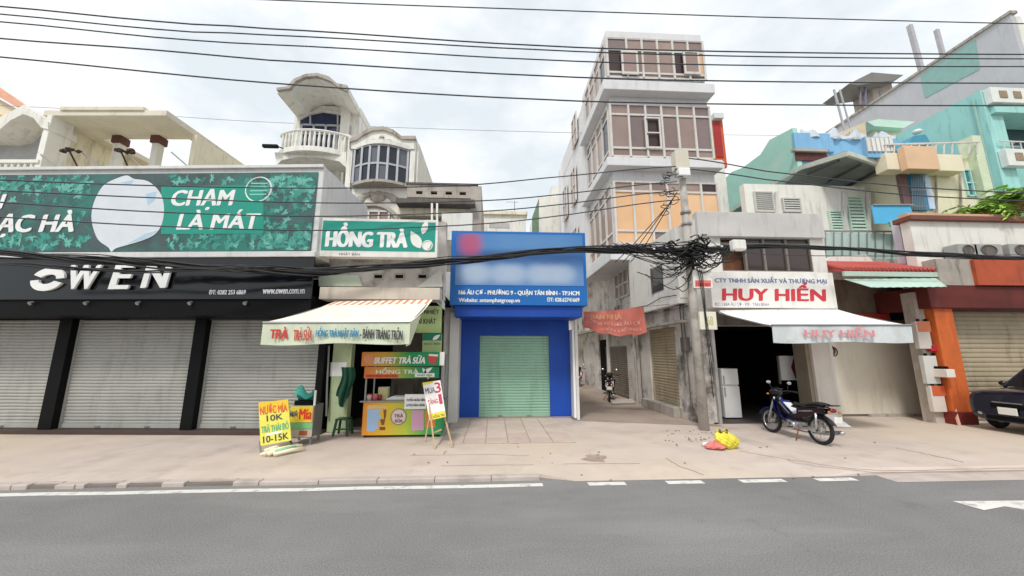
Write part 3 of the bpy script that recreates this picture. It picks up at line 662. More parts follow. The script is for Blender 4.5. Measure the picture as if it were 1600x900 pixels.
# shop sign
sg = thing('tea_sign', 'green light-box sign reading HỒNG TRÀ with white leaf emblem', 'sign', (-3.4, 11.9, 4.3))
ty = 9.7
pb('sign_box', (497, 342, 684, 402), ty, ty + .25, sign_white, sg, bevel=.015)
pb('sign_print', (503, 346, 680, 392), ty - .01, ty, flat('sea_green', (0, 146, 128), .4), sg)
text('sign_letter', 'HỒNG TRÀ', (511, 349, 636, 386), ty - .012, lw, sg, bold=.13, split=True)
lp = flat('print_offwhite', (232, 232, 226))
def px_leaf(base, tip, wd, t, m, parent, fr=G, name='leaf_emblem'):
    a, b = at(*base, t, fr), at(*tip, t, fr); ln = math.hypot(b[0] - a[0], b[2] - a[2]); sx = abs(X(base[0] + wd, base[1], t, fr) - X(base[0] - wd, base[1], t, fr)) / 2
    ob(name, MB(fr).prism(leaf_poly(a[0], a[2], ln, sx, math.atan2(b[2] - a[2], b[0] - a[0])), t - .006, t - .001), m, parent)
px_leaf((657, 388), (642, 361), 8, ty - .012, lp, sg); px_leaf((660, 366), (668, 343), 5, ty - .012, lp, sg); px_leaf((661, 389), (674, 377), 6, ty - .012, lp, sg)
x_, _, z_ = at(668, 384, ty); ob('leaf_emblem', MB().torus((x_, ty - .015, z_), .13, .13, .02, 16, 4), lp, sg)
text('small_text', 'NHẬT BẢN', (530, 394, 562, 400), ty - .003, flat('ink_grey', (90, 90, 88)), sg)
# stained fabric strips below the sign
for nm, pts, col, lab in (('torn_banner', [(498, 430), (560, 430), (566, 447), (498, 447)], (196, 208, 186), 'faded pale banner scrap under the left end of the tea sign'),
                     ('torn_banner', [(690, 420), (692, 448), (652, 448)], (206, 204, 196), 'torn triangular banner scrap at the right end of the tea shop')):
    q = [at(a, b, FY - .1) for a, b in pts]; tag(ob(nm, MB().prism([(a[0], a[2]) for a in q], FY - .1, FY - .09), flat('scrap%d' % col[0], col)), lab, 'banner')
vs_ = thing('side_sign', 'narrow vertical sign box hanging between tea sign and blue shop', 'sign', (-1.5, 10.3, 3.5))
q = [at(a, b, 10.3) for a, b in ((681, 428), (692, 432), (692, 482), (681, 472))]; ob('sign_box', MB().prism([(a[0], a[2]) for a in q], 10.3, 10.75), sign_white, vs_)
q = [at(a, b, 10.29) for a, b in ((682, 446), (691, 449), (691, 478), (682, 469))]; ob('sign_print', MB().prism([(a[0], a[2]) for a in q], 10.285, 10.298), flat('print_cyan', (120, 186, 196)), vs_)
# awning
awn = thing('striped_awning', 'cream awning with orange stripes and a printed drink valance over the tea shop', 'awning', (-4, 11, 3.2))
BL, BR, FL, FR = at(524, 471, FY - .52), at(676, 468, FY - .52), at(411, 504, 8.4), at(641, 503, 8.4)
canvas = mat('canvas_cream', (236, 226, 204), .85, .05, 1.5, dirt=.35, dcol=(190, 176, 150))
stripe = mat('canvas_stripe', (214, 140, 112), .85, .06, 1.5)
def lerp(a, b, k): return tuple(i + (j - i) * k for i, j in zip(a, b))
def aw_pt(u, v): 
    p = lerp(lerp(BL, BR, u), lerp(FL, FR, u), v); return (p[0], p[1], p[2] - .05 * math.sin(math.pi * v) - .012 * math.sin(u * 40) * v)
def canvas_mat():
    m = mat('canvas_striped', (236, 228, 210), .85, .05, 1.5, dirt=.3, dcol=(196, 184, 160)); return m
ob('canvas', MB().sheet(aw_pt, 34, 8, .01), canvas_mat(), awn, smooth=True)
for k in range(14):
    u = (k + .3) / 14
    ob('stripe', MB().sheet(lambda a, b: tuple(c + d for c, d in zip(aw_pt(u + a * .028, .01 + b * .16), (0, 0, .006))), 1, 3), stripe, awn)
vm = mat('valance_print', (208, 216, 190), .8, .06, 3, dirt=.35, dcol=(170, 176, 150))
def val(fl, fr, h, wob=.03, tl=0):
    def f(u, v):
        p = lerp(fl, fr, u); return (p[0], p[1] + wob * v * math.sin(u * 22) + tl * v, p[2] - h * v - .02 * v * math.sin(u * 9))
    return f
vh = Z(520, 503, 8.4) - Z(520, 537, 8.4)
va = ob('valance', MB().sheet(val(FL, FR, vh), 40, 4, .006), vm, awn, smooth=True)
ob('front_bar', MB().tube([FL, FR], .025, 8), steel, awn)
ob('arm', MB().tube([at(673, 470, FY - .5), at(640, 506, 8.45)], .02, 6), steel, awn); ob('arm', MB().tube([at(527, 473, FY - .5), at(413, 507, 8.45)], .02, 6), steel, awn)
red_i, blue_i, dark_i = flat('ink_red', (196, 62, 50)), flat('ink_blue', (52, 130, 170)), flat('ink_dark', (62, 62, 66))
text('valance_text', 'TRÀ', (423, 511, 450, 529), 8.36, red_i, va, bold=.12); text('valance_text', 'TRÀ SỮA', (459, 510, 488, 532), 8.36, red_i, va, bold=.1)
text('valance_text', 'HỒNG TRÀ NHẬT BẢN', (494, 510, 560, 529), 8.36, blue_i, va, bold=.12); text('valance_text', '- BÁNH TRÁNG TRỘN', (563, 510, 629, 534), 8.36, dark_i, va, bold=.1, skew=-.04)
fl_ = ob('valance_flap', MB().sheet(lambda u, v: lerp(lerp(at(641, 503, 8.4), at(658, 492, 9.0), u), lerp(at(634, 541, 8.45), at(641, 538, 8.8), u), v), 6, 3, .006), vm, awn)
# boards on the right pier
rb = thing('drink_menu_board', 'pale green menu board at the right end of the tea shop awning', 'sign', (-1.6, 12.3, 2.6))
bgm = mat('board_green', (168, 190, 130), .6, .06, 2, dirt=.3, dcol=(130, 150, 90), bump=0)
pb('board', (636, 478, 690, 520), FY - .06, FY - .02, bgm, rb)
text('board_text', 'GIẢI NHIỆT', (645, 482, 686, 492), FY - .062, dark_i, rb, bold=.06); text('board_text', 'GIẢI KHÁT', (645, 495, 681, 506), FY - .062, dark_i, rb, bold=.06)
rb2 = thing('small_green_board', 'small dark green and pale board hung below the menu board', 'sign', (-1.5, 12.3, 2))
pb('board', (660, 521, 690, 557), FY - .08, FY - .04, bgm, rb2); pb('green_print', (661, 521, 690, 532), FY - .086, FY - .08, flat('deep_green', (20, 120, 90)), rb2)
text('board_text', 'NHẬT BẢN', (663, 534, 688, 540), FY - .083, dark_i, rb2); px_leaf((676, 531), (688, 523), 3, FY - .088, lp, rb2)
# pier, poster and things inside
pi = ob('pier', MB().box(X(516, 600, 10.75), X(546, 600, 10.75), 10.75, 11.0, .13, zband), pale_green, ts, bevel=.01)
pb('paper_notice', (516, 566, 541, 588), 10.74, 10.747, white_plastic, pi)
ob('grey_pipe', MB().tube([at(514, 540, 10.65), at(511, 600, 10.65), at(510, 650, 10.65)], .03, 8), steel, ts)
mb = MB(); x_, _, z_ = at(538, 600, 10.6)
mb.sheet(lambda u, v: (x_ - .12 + .34 * u + .05 * math.sin(v * 5), 10.6 + .06 * math.sin(u * 14) - .08 * v, z_ + .45 - v * (.9 - .15 * math.cos(u * 6))), 14, 10, .01)
tag(ob('hanging_cloth', mb, flat('cloth_green', (30, 78, 60), .9), smooth=True), 'dark green cloth hanging in front of the pale green pier', 'cloth')
st = thing('plastic_stool', 'dark green plastic stool standing in the tea shop doorway', 'stool', at(536, 672, 10.4)[:2] + (.135,))
sx, sy, _ = st.location; gm = flat('plastic_green', (26, 82, 60), .4)
ob('seat', MB().box(sx - .17, sx + .17, sy - .17, sy + .17, .52, .56), gm, st, bevel=.02)
for a in (-1, 1):
    for b in (-1, 1): ob('leg', MB().bar((sx + a * .18, sy + b * .18, .135), (sx + a * .13, sy + b * .13, .53), .05), gm, st)
ob('stretcher', MB().box(sx - .15, sx + .15, sy - .165, sy - .14, .28, .32), gm, st)
# --- drinks cart
cart = thing('drinks_cart', 'wide orange and green drinks cart with two lettered boards on posts', 'cart', (-2.4, 10.2, .12))
CY = 10.05
x0, x1, z0, z1 = rc((566, 628, 690, 680), CY)
om = gradient_mat('cart_print', [(0, (226, 140, 40)), (.3, (222, 186, 50)), (.55, (178, 196, 66)), (.8, (70, 170, 84)), (1, (40, 150, 90))], 0, x0 + 2.4, x1 + 2.4)
cb = ob('cart_body', MB().box(x0, x1, CY, CY + .75, z0, z1), om, cart, bevel=.015)
ob('counter_top', MB().box(x0 - .08, x1 + .05, CY - .05, CY + .8, z1, z1 + .035), steel, cart, bevel=.006)
for a in (x0 + .08, x1 - .08):
    for b in (CY + .08, CY + .67):
        o = ob('caster', MB().tube([(a - .025, b, .18), (a + .025, b, .18)], .06, 10), black_rubber, cart); ob('caster_fork', MB().box(a - .03, a + .03, b - .02, b + .02, .2, z0), steel, o)
zp = Z(630, 553, CY)
for a, b in ((x0 + .03, CY + .03), (x1 - .03, CY + .03), (x0 + .03, CY + .72), (x1 - .03, CY + .72)):
    ob('post', MB().box(a - .018, a + .018, b - .018, b + .018, z1 + .03, zp), steel, cart)
ub = pb('upper_board', (565, 550, 687, 572), CY - .12, CY - .04, gradient_mat('board_grad', [(0, (222, 128, 50)), (.3, (206, 160, 60)), (.5, (110, 160, 60)), (.62, (20, 146, 84)), (1, (0, 132, 84))], 0, X(565, 560, CY - .12) + 2.4, X(687, 560, CY - .12) + 2.4), cart, bevel=.006)
pb('board_end', (687, 550, 694, 571), CY - .13, CY - .02, sign_white, ub)
text('board_text', 'BUFFET TRÀ SỮA', (585, 555, 664, 568), CY - .122, lw, ub, bold=.12, shear=.2)
shape('cup_print', [(669, 554), (684, 555), (680, 569), (671, 568)], CY - .123, flat('print_red', (206, 70, 66)), ub); shape('cup_print', [(670, 553), (685, 554), (684, 557), (670, 556)], CY - .126, lp, ub)
shape('fruit_print', [(568, 558), (574, 553), (582, 556), (586, 566), (578, 569), (570, 567)], CY - .123, flat('print_peach', (226, 150, 110)), ub)
lb = pb('lower_board', (569, 573, 686, 591), CY - .06, CY, gradient_mat('board_grad2', [(0, (214, 120, 50)), (.35, (206, 160, 60)), (.55, (120, 165, 64)), (.75, (10, 140, 84)), (1, (0, 128, 84))], 0, X(569, 582, CY - .06) + 2.4, X(686, 582, CY - .06) + 2.4), cart, bevel=.006)
text('board_text', 'HỒNG TRÀ', (588, 574, 654, 584), CY - .062, flat('print_cream', (222, 222, 200)), lb, bold=.1); px_leaf((662, 583), (676, 574), 3, CY - .064, lp, lb); px_leaf((666, 584), (660, 575), 2.5, CY - .064, lp, lb)
shape('red_strip', [(571, 585), (622, 585), (622, 590), (571, 590)], CY - .063, flat('print_redorange', (210, 84, 50)), lb); text('strip_text', 'THƠM NGON - MÁT LẠNH', (573, 586, 620, 589), CY - .067, flat('ink_maroon', (150, 20, 20)), lb, bold=.1)
shape('white_strip', [(648, 583), (679, 583), (679, 589), (648, 589)], CY - .064, lp, lb); text('strip_text', 'NHẬT BẢN', (652, 584.5, 675, 587.5), CY - .068, flat('ink_green', (20, 110, 70)), lb, bold=.1)
# print on the body
shape('blue_print', [(574, 640), (596, 639), (592, 646), (596, 652), (590, 660), (592, 668), (584, 674), (573, 674)], CY - .001, flat('print_lightblue', (160, 190, 222)), cb)
shape('ribbon_print', [(575, 633), (602, 633), (604, 638), (573, 639)], CY - .001, flat('print_tan', (220, 186, 130)), cb)
for pts in ([(599, 640), (604, 640), (603, 652), (600, 656)], [(594, 655), (602, 655), (600, 664), (596, 664)], [(593, 667), (602, 667), (602, 672), (593, 672)]): shape('figure_print', pts, CY - .0015, flat('ink_brown', (126, 78, 36)), cb)
x_, _, z_ = at(623, 651, CY); rr = X(635, 651, CY) - x_
ob('round_badge', MB().prism(disc(x_, z_, rr), CY - .012, CY + .002), flat('badge_pink', (222, 206, 208)), cb); ob('badge_ring', MB().torus((x_, CY - .012, z_), rr * .97, rr * .97, .012, 28, 5), flat('badge_grey', (150, 130, 120)), cb)
text('badge_text', 'TRÀ', (616, 646, 630, 652), CY - .014, flat('ink_brown', (0, 0, 0)), cb, bold=.1); text('badge_text', 'SỮA', (617, 654, 629, 660), CY - .014, flat('ink_brown', (0, 0, 0)), cb, bold=.1)
shape('pink_print', [(643, 641), (662, 641), (662, 672), (643, 673)], CY - .001, flat('print_pink', (206, 160, 186)), cb)
shape('orange_print', [(664, 640), (680, 640), (680, 668), (664, 668)], CY - .001, flat('print_orange', (222, 130, 60)), cb)
# papers and goods on the counter
pp_ = thing('price_paper', 'white lettered price sheet taped to the front of the drinks cart', 'paper', at(648, 640, CY))
pb('sheet', (632, 616, 666, 639), CY - .06, CY - .056, white_plastic, pp_); text('sheet_text', 'TUYỂN NHÂN VIÊN', (635, 621, 664, 627), CY - .061, dark_i, pp_, bold=.08); text('sheet_text', '& PHỤ BÁN HÀNG', (635, 630, 664, 636), CY - .061, dark_i, pp_, bold=.08)
zc_ = z1 + .035
def jar(px, lab, col, r=.07, h=.16, dy=.12, lid=(200, 60, 60)):
    x_ = X(px, 622, CY + dy); j = thing('jar', lab, 'jar', (x_, CY + dy, zc_)); 
    ob('jar_body', MB().tube([(x_, CY + dy, zc_), (x_, CY + dy, zc_ + h * .8), (x_, CY + dy, zc_ + h * .86)], [r, r, r * .8], 12), flat('jar%d%d' % (col[0], col[1]), col, .25), j, smooth=True)
    ob('lid', MB().tube([(x_, CY + dy, zc_ + h * .86), (x_, CY + dy, zc_ + h)], r * .85, 12), flat('lid%d%d' % (lid[0], lid[1]), lid), j)
jar(577, 'leftmost jar on the cart counter, pale with a red lid', (196, 180, 170)); jar(586, 'pink jar between the pale jar and the beige box on the cart', (190, 90, 100), lid=(190, 150, 70)); jar(593, 'dark red jar beside the beige box on the cart counter', (150, 50, 56), .06, .13, .2)
bx = thing('carton', 'beige upright carton standing on the cart counter', 'box', (X(597, 615, CY + .2), CY + .2, zc_))
x0b, x1b, zb0_, zb1_ = rc((590, 606, 605, 628), CY + .22); ob('carton_body', MB().box(x0b, x1b, CY + .25, CY + .45, zc_, zb1_), flat('carton', (196, 190, 140), .7), bx); ob('carton_flap', MB().box(x0b, x1b, CY + .24, CY + .46, zb1_ , zb1_ + .012), flat('carton2', (214, 208, 168), .7), bx)
x_ = X(622, 622, CY + .3); tag(ob('white_tray', MB().prism([(x_ - .3, zc_), (x_ + .28, zc_), (x_ + .3, zc_ + .07), (x_ - .12, zc_ + .09), (x_ - .28, zc_ + .02)], CY + .15, CY + .5), white_plastic, bevel=.01), 'white plastic tray lying on the cart counter beside the price sheet', 'tray')
# --- leaning easel sign
def board_sign(name, lab, cat, corners_px, Yb, Yt, th, m):
    """a leaning flat board through four pixel corners (bl, br, tr, tl), foot nearer than top"""
    bl, br, tr, tl = [at(x_, y_, Y_) for (x_, y_), Y_ in zip(corners_px, (Yb, Yb, Yt, Yt))]
    r_ = thing(name, lab, cat, (bl[0], bl[1], .12))
    o = ob('board', MB().hexa([bl, br, tr, tl] + [(a, b + th, c) for a, b, c in (bl, br, tr, tl)]), m, r_)
    def on(u, v, d=.004):
        p = lerp(lerp(bl, br, u), lerp(tl, tr, u), v); return (p[0], p[1] - d, p[2])
    return r_, o, on
def text_on(on, body, u0, u1, v0, v1, m, parent, bold=.06, shear=0, d=.004):
    """lettering laid on a leaning board: made flat, then bent to the board's own corners"""
    o = text('board_text', body, None, 0, m, parent, Frame(), bold=bold, shear=shear, depth=0, box=(u0, u1, v0, v1)); off = Vector(root_of(parent).location)
    for v in o.data.vertices:
        q = v.co + off; p = on(q.x, q.z, d - q.y); v.co = Vector(p) - off
    return o
def poly_on(on, pts, m, parent, name='print', d=.003):
    return ob(name, MB().quad(*[on(u, v, d) for u, v in pts]), m, parent)
es, eb, on = board_sign('easel_sign', 'tall narrow easel sign reading MUA 3 TẶNG 1 beside the drinks cart', 'sign', [(671, 657), (697, 651), (688, 594), (660, 598)], 9.15, 9.4, .012, sign_white)
yl = flat('print_yellow', (226, 206, 60)); ink_p = flat('ink_purple', (76, 70, 110)); ink_m = flat('ink_magenta', (190, 50, 90))
poly_on(on, [(0, 0), (1, 0), (1, .16), (0, .16)], yl, eb, 'yellow_strip'); poly_on(on, [(0, .93), (.6, .95), (.6, 1), (0, 1)], yl, eb, 'yellow_strip')
text_on(on, 'MUA', .08, .62, .68, .84, ink_p, eb); text_on(on, '3', .64, .95, .67, .95, ink_m, eb, .1); text_on(on, 'TẶNG', .1, .68, .36, .55, ink_m, eb); text_on(on, '1', .76, .92, .36, .62, ink_m, eb, .12); text_on(on, 'LY HỒNG TRÀ', .08, .94, .03, .13, flat('ink_olive', (90, 96, 30)), eb)
wood = mat('pale_wood', (190, 164, 128), .7, .15, 6)
for (a, b, ya, yb) in (((667, 600), (679, 702), 9.45, 8.95), ((692, 640), (707, 700), 9.4, 9.1), ((668, 592), (673, 585), 9.45, 9.5), ((672, 648), (664, 690), 9.5, 9.9)):
    pa, pbb = at(*a, ya + .03), gr(*b) if b[1] > 680 else at(*b, yb); ob('leg', MB().bar(pa, pbb, .03), wood, es)
ob('crossbar', MB().bar(at(678, 676, 9.15), at(690, 671, 9.2), .03), wood, es)
# --- yellow sandwich board, juice cart, peeled cane
sb, bo, on = board_sign('sandwich_board', 'yellow standing board reading NƯỚC MÍA 10K at the left', 'sign', [(407, 697), (455, 688), (450, 624), (404, 629)], 8.75, 8.95, .02, mat('yellow_board', (222, 214, 84), .5, .05, 3, bump=0))
poly_on(on, [(0, .77), (1, .75), (1, 1), (0, 1)], flat('print_amber', (226, 186, 40)), bo, 'amber_band', .002)
text_on(on, 'NƯỚC MÍA', .05, .95, .7, .95, flat('ink_orange', (210, 90, 40)), bo, .08); text_on(on, '10K', .25, .78, .53, .67, dark_i, bo, .1); text_on(on, 'TRÀ THÁI ĐỎ', .06, .95, .28, .48, flat('ink_teal', (90, 170, 120)), bo, .1); text_on(on, '10-15K', .1, .92, .05, .2, dark_i, bo, .1)
poly_on(on, [(.22, .2), (.72, .22), (.72, .27), (.22, .25)], lp, bo, 'tape_patch')
for a, b, ya in (((406, 690), (408, 709), 8.78), ((452, 682), (456, 694), 8.8)): ob('leg', MB().bar(at(*a, ya + .03), gr(*b), .03), steel, sb)
for a, b in (((408, 632), (420, 690)), ((448, 628), (458, 684))): ob('rear_leg', MB().bar(at(*a, 9.0), gr(*b), .025), steel, sb)
jc = thing('juice_cart', 'small steel sugarcane juice cart with red lettering behind the yellow board', 'cart', gr(475, 690))
JY = 9.35
x0, x1, z0, z1 = rc((452, 634, 489, 684), JY); jb = ob('cart_body', MB().box(x0, x1, JY, JY + .5, z0, z1), steel, jc, bevel=.01)
def jbox(px, m, nm, d): pb(nm, px, JY - d, JY, m, jb)
jbox((453, 635, 488, 660), yl, 'yellow_print', .004); jbox((453, 661, 488, 670), flat('print_green2', (120, 190, 130)), 'green_print', .004); jbox((454, 671, 487, 683), flat('print_photo', (186, 176, 160)), 'photo_print', .004); jbox((467, 673, 480, 680), flat('print_fruit', (170, 90, 60)), 'fruit_print', .006)
text('cart_text', 'Mía', (468, 639, 487, 655), JY - .006, flat('ink_scarlet', (214, 56, 30)), jb, bold=.12); text('cart_text', 'Nước', (454, 641, 466, 651), JY - .006, ink_p, jb, bold=.1)
shape('amber_print', [(468, 636), (488, 636), (488, 657), (468, 657)], JY - .0035, flat('print_amber', (0, 0, 0)), jb)
for a in (x0 + .04, x1 - .04):
    for b in (JY + .05, JY + .45): ob('leg', MB().box(a - .02, a + .02, b - .02, b + .02, .14, z0), steel, jc)
ob('corner_post', MB().box(x1 - .03, x1 + .01, JY, JY + .04, z1, Z(487, 610, JY)), sign_white, jc)
mb = MB(); cx_, _, cz_ = at(474, 622, JY + .1)
mb.sheet(lambda u, v: (cx_ - .22 + .44 * u + .03 * math.sin(v * 9), JY + .05 + .35 * v, z1 + .1 + .38 * math.sin(math.pi * min(1, v * 1.2 + .15)) * (.75 + .25 * math.sin(u * 7)) - .05 * u), 14, 10, .01)
tag(ob('teal_cloth', mb, mat('cloth_teal', (60, 150, 138), .8, .2, 6), smooth=True), 'rumpled teal plastic sheet covering the top of the juice cart', 'cloth')
ob('press_block', MB().box(cx_ - .2, cx_ + .2, JY + .1, JY + .4, z1, z1 + .1), black_paint, jc)
cane = mat('peeled_cane', (236, 228, 196), .7, .12, 10); cane_g = mat('green_cane', (150, 196, 160), .7, .12, 10)
c0, c1 = gr(412, 712, .14), gr(470, 700, .14)
for k in range(9):
    u = k / 8; a = gr(408 + 22 * u, 711 + 2 * math.sin(k * 2), .14); b = gr(448 + 30 * ((k * 5) % 9) / 9, 697 + 7 * u, .14); h = .03 + .03 * (k % 3)
    m_ = cane_g if k in (6, 8) else cane
    mb = MB().tube([(a[0], a[1], .12 + h), tuple((i + j) / 2 + .02 for i, j in zip(a, b))[:2] + (.13 + h,), (b[0], b[1], .12 + h)], [.036, .044, .038], 8)
    where = ['leftmost', 'second', 'third', 'fourth', 'fifth', 'sixth', 'pale green', 'eighth', 'greenest rightmost'][k]
    tag(ob('cane_stalk', mb, m_, smooth=True), where + ' peeled sugarcane stalk lying in the heap before the yellow board', 'sugarcane', 'peeled cane stalks on the pavement')

# ================================================================== blue shop
bs = thing('blue_shop', 'narrow bright blue shop front with a closed mint green roller shutter', 'shop', (.9, 12.8, .12))
BY = 12.75
blue = mat('blue_paint', (0, 68, 168), .6, .08, 1.2, dirt=.35, dcol=(30, 84, 140), bump=.12); blue_d = mat('blue_print', (0, 104, 184), .4, .03, 1, bump=0)
xl, xr2 = X(719, 590, BY), X(891, 590, BY); sx0, sx1 = X(749, 590, BY), X(859, 590, BY); zst = Z(803, 524, BY); ztp = Z(810, 368, 12.5)
mb = MB(); mb.box(xl, sx0, BY, BY + .35, .12, zst); mb.box(sx1, xr2, BY, BY + .35, .12, zst); mb.box(xl, xr2, BY, BY + .352, zst, Z(800, 470, BY))
ob('front_wall', mb, blue, bs)
ob('body', MB().box(xl, xr2 - .02, BY + .36, 22, .12, ztp - .2), white_wall, bs)
shutter(bs, sx0, sx1, .13, zst, BY + .12, shutter_green, pitch=.092)
ob('door_step', MB().box(xl, xr2, BY - .1, BY + .1, .1, .16), alley_conc, bs)
SY = 11.25
x0, x1, z0, z1 = rc((704, 362, 916, 477), SY)
sbx = ob('sign_box', MB().box(x0, x1, SY, BY - .003, z0, z1), blue_d, bs, bevel=.01)
ob('sign_underside', MB().box(x0 + .15, x1 - .15, SY + .1, BY - .01, z0 - .34, z0 - .003), blue, bs)
def soft_sign_mat():
    m = bpy.data.materials.new('sign_print'); m.use_nodes = True; t = m.node_tree; b = t.nodes['Principled BSDF']; b.inputs['Roughness'].default_value = .4
    tcn = t.nodes.new('ShaderNodeTexCoord'); last = None
    gx0, gx1, gz0, gz1 = rc((712, 366, 911, 446), SY - .01); lx = bs.location[0]; lz = bs.location[2]
    def blob(cx, cz, rx, rz, col, fac):
        nonlocal last
        mpn = t.nodes.new('ShaderNodeMapping'); mpn.vector_type = 'TEXTURE'
        mpn.inputs['Location'].default_value = (gx0 + (gx1 - gx0) * cx - lx, SY - BY - .05, gz0 + (gz1 - gz0) * cz - lz); mpn.inputs['Scale'].default_value = (rx * (gx1 - gx0), 5, rz * (gz1 - gz0))
        g = t.nodes.new('ShaderNodeTexGradient'); g.gradient_type = 'SPHERICAL'; r = t.nodes.new('ShaderNodeValToRGB'); r.color_ramp.interpolation = 'EASE'; r.color_ramp.elements[1].position = .75; r.color_ramp.elements[1].color = (fac,) * 3 + (1,)
        x = t.nodes.new('ShaderNodeMix'); x.data_type = 'RGBA'
        t.links.new(tcn.outputs['Object'], mpn.inputs[0]); t.links.new(mpn.outputs[0], g.inputs[0]); t.links.new(g.outputs[1], r.inputs[0]); t.links.new(r.outputs[0], x.inputs[0])
        if last: t.links.new(last, x.inputs[6])
        else: x.inputs[6].default_value = srgb(30, 104, 178)
        x.inputs[7].default_value = srgb(*col); last = x.outputs[2]
    for c in (.3, .5, .7, .9): blob(c, .84, .3, .4, (92, 142, 190), .6)
    for c in (.1, .3, .5, .7, .9): blob(c, .5, .3, .26, (36, 84, 140), .85)
    for c in (.08, .3, .5, .7, .92): blob(c, .16, .3, .42, (120, 158, 204), .7)
    for c in (.12, .19, .36, .46, .64, .74, .84): blob(c, .22, .14, .26, (176, 194, 216), .8)
    blob(.11, .80, .14, .38, (196, 70, 96), .75)
    t.links.new(last, b.inputs['Base Color']); return m
pb('sign_print', (712, 366, 911, 446), SY - .012, SY, soft_sign_mat(), sbx)
text('address_text', '166 ÂU CƠ - PHƯỜNG 9 - QUẬN TÂN BÌNH - TP.HCM', (717, 452, 905, 462.5), SY - .002, lw, sbx, bold=.12)
text('web_text', 'Website: antamphatgroup.vn', (717, 466, 812, 474), SY - .002, lw, sbx, bold=.10); text('phone_text', 'ĐT: 028.62741669', (855, 465, 905, 471.5), SY - .002, lw, sbx, bold=.10)
# white pier on the left and the folded white gate on the right
wp = mat('white_pier', (218, 216, 212), .8, .05, 1.5, dirt=.35, dcol=(150, 140, 130))
ob('left_pier', MB().box(X(692, 560, 12.1), xl - .005, 12.1, 13, .12, Z(700, 425, 12.1)), wp, bs, bevel=.015)
ob('pier_lower', MB().box(xl - .3, xl - .01, 11.95, 12.1, .12, Z(712, 488, 12.1)), wp, bs, bevel=.015)
ga_ = thing('folded_gate', 'white metal gate leaf folded against the right corner of the blue shop', 'gate', (xr2 + .1, 12.6, .12))
ob('gate_leaf', MB().box(xr2 + .02, xr2 + .1, 12.35, 12.9, .16, Z(893, 515, 12.6)), white_plastic, ga_, bevel=.01)
ob('gate_post', MB().box(xr2 + .105, xr2 + .19, 12.3, 12.4, .12, Z(893, 490, 12.6)), wp, ga_)

# ================================================================== five-storey block over the alley
tw = thing('glazed_tower_block', 'tall pale five storey block with brown glazed floors rising over the alley', 'building', (6, 17, .12))
TY = 16.0
tx0, tx1 = X(953, 205, TY), X(1112, 205, TY); zu = Z(965, 392, TY)
ztop = Z(1020, 58, TY)
ob('upper_wall', MB().box(tx0 + .12, tx1 - .05, TY + .08, 29, zu, ztop - .1), tower_wall, tw)
ob('base_wall', MB().box(6.5, tx1, TY + .1, 31, .12, zu - .003), dirty_white, tw)
rp_ = ob('roof_parapet', MB().box(tx0 + .02, tx1 - .1, TY - .05, 21, Z(1020, 63, TY), Z(1020, 52, TY)), tower_wall, tw, bevel=.03)
ob('rear_roof', MB().box(tx0 + .1, tx1 - .4, 21, 29.2, Z(1020, 63, TY) - 1.5, Z(1020, 60, TY) - 1.1), tower_wall, tw)
TA = Frame(tx0, 0, -90)
BROWN = [glass_brown, mat('glass_brown_b', (136, 116, 110), .12, .10, .7, bump=0), mat('glass_brown_c', (158, 138, 128), .18, .12, .6, bump=0), mat('glass_brown_d', (126, 110, 108), .08, .1, .8, bump=0)]
PEACH = [glass_peach, mat('glass_peach_b', (230, 190, 148), .25, .08, .7, bump=0), mat('glass_peach_c', (216, 168, 124), .2, .1, .7, bump=0)]
def brown_or(i, j, dark, pch=()):
    if (i, j) in dark: return flat('pane_open', (58, 40, 36), .3)
    return random.choice(PEACH) if (i, j) in pch else random.choice(BROWN)
floors = [((63, 123), [0, .12, .70, 1], {(0, 1), (4, 1), (5, 1)}, {(5, 1)}), ((165, 246), [0, .16, .80, 1], {(2, 1)}, ()), ((285, 381), [0, .2, .84, 1], {(5, 2)}, {(i, 1) for i in range(6)} | {(0, 0), (1, 0)})]
slabs = [(127, 142), (247, 260)]
for k, ((ya, yb), zf_, dark, pch) in enumerate(floors):
    z1_, z0_ = Z(1030, ya, TY), Z(1030, yb, TY)
    dk = set(dark) - set(pch)
    window(tw, tx0 + .05, tx1 - .05, z0_, z1_, TY, [0, .2, .36, .52, .68, .84, 1] if k == 0 else [0, .18, .35, .51, .67, .84, 1], zf_, frame_white, lambda i, j: brown_or(i, j, dk, pch), fw=.10, name='front_glazing', depth=.14)
    window(tw, -20.2, -TY - .15, z0_, z1_, 0.02, lin(4), zf_, frame_white, lambda i, j: glass_dark if (i, j) == (3, 1) and k < 2 else random.choice(BROWN), fr=TA, fw=.10, name='side_glazing', depth=.14)
for ya, yb in slabs:
    z1_, z0_ = Z(1030, ya, TY - .45), Z(1030, yb, TY - .45)
    ob('floor_slab', MB().box(tx0 - .35, tx1 + .1, TY - .45, 20.6, z0_, z1_), tower_wall, tw, bevel=.03)
zc3 = Z(965, 385, TY); ob('floor_slab', MB().box(tx0 - .35, 6.6, TY - .3, 20.6, zu - .5, zu + .1), tower_wall, tw, bevel=.03)
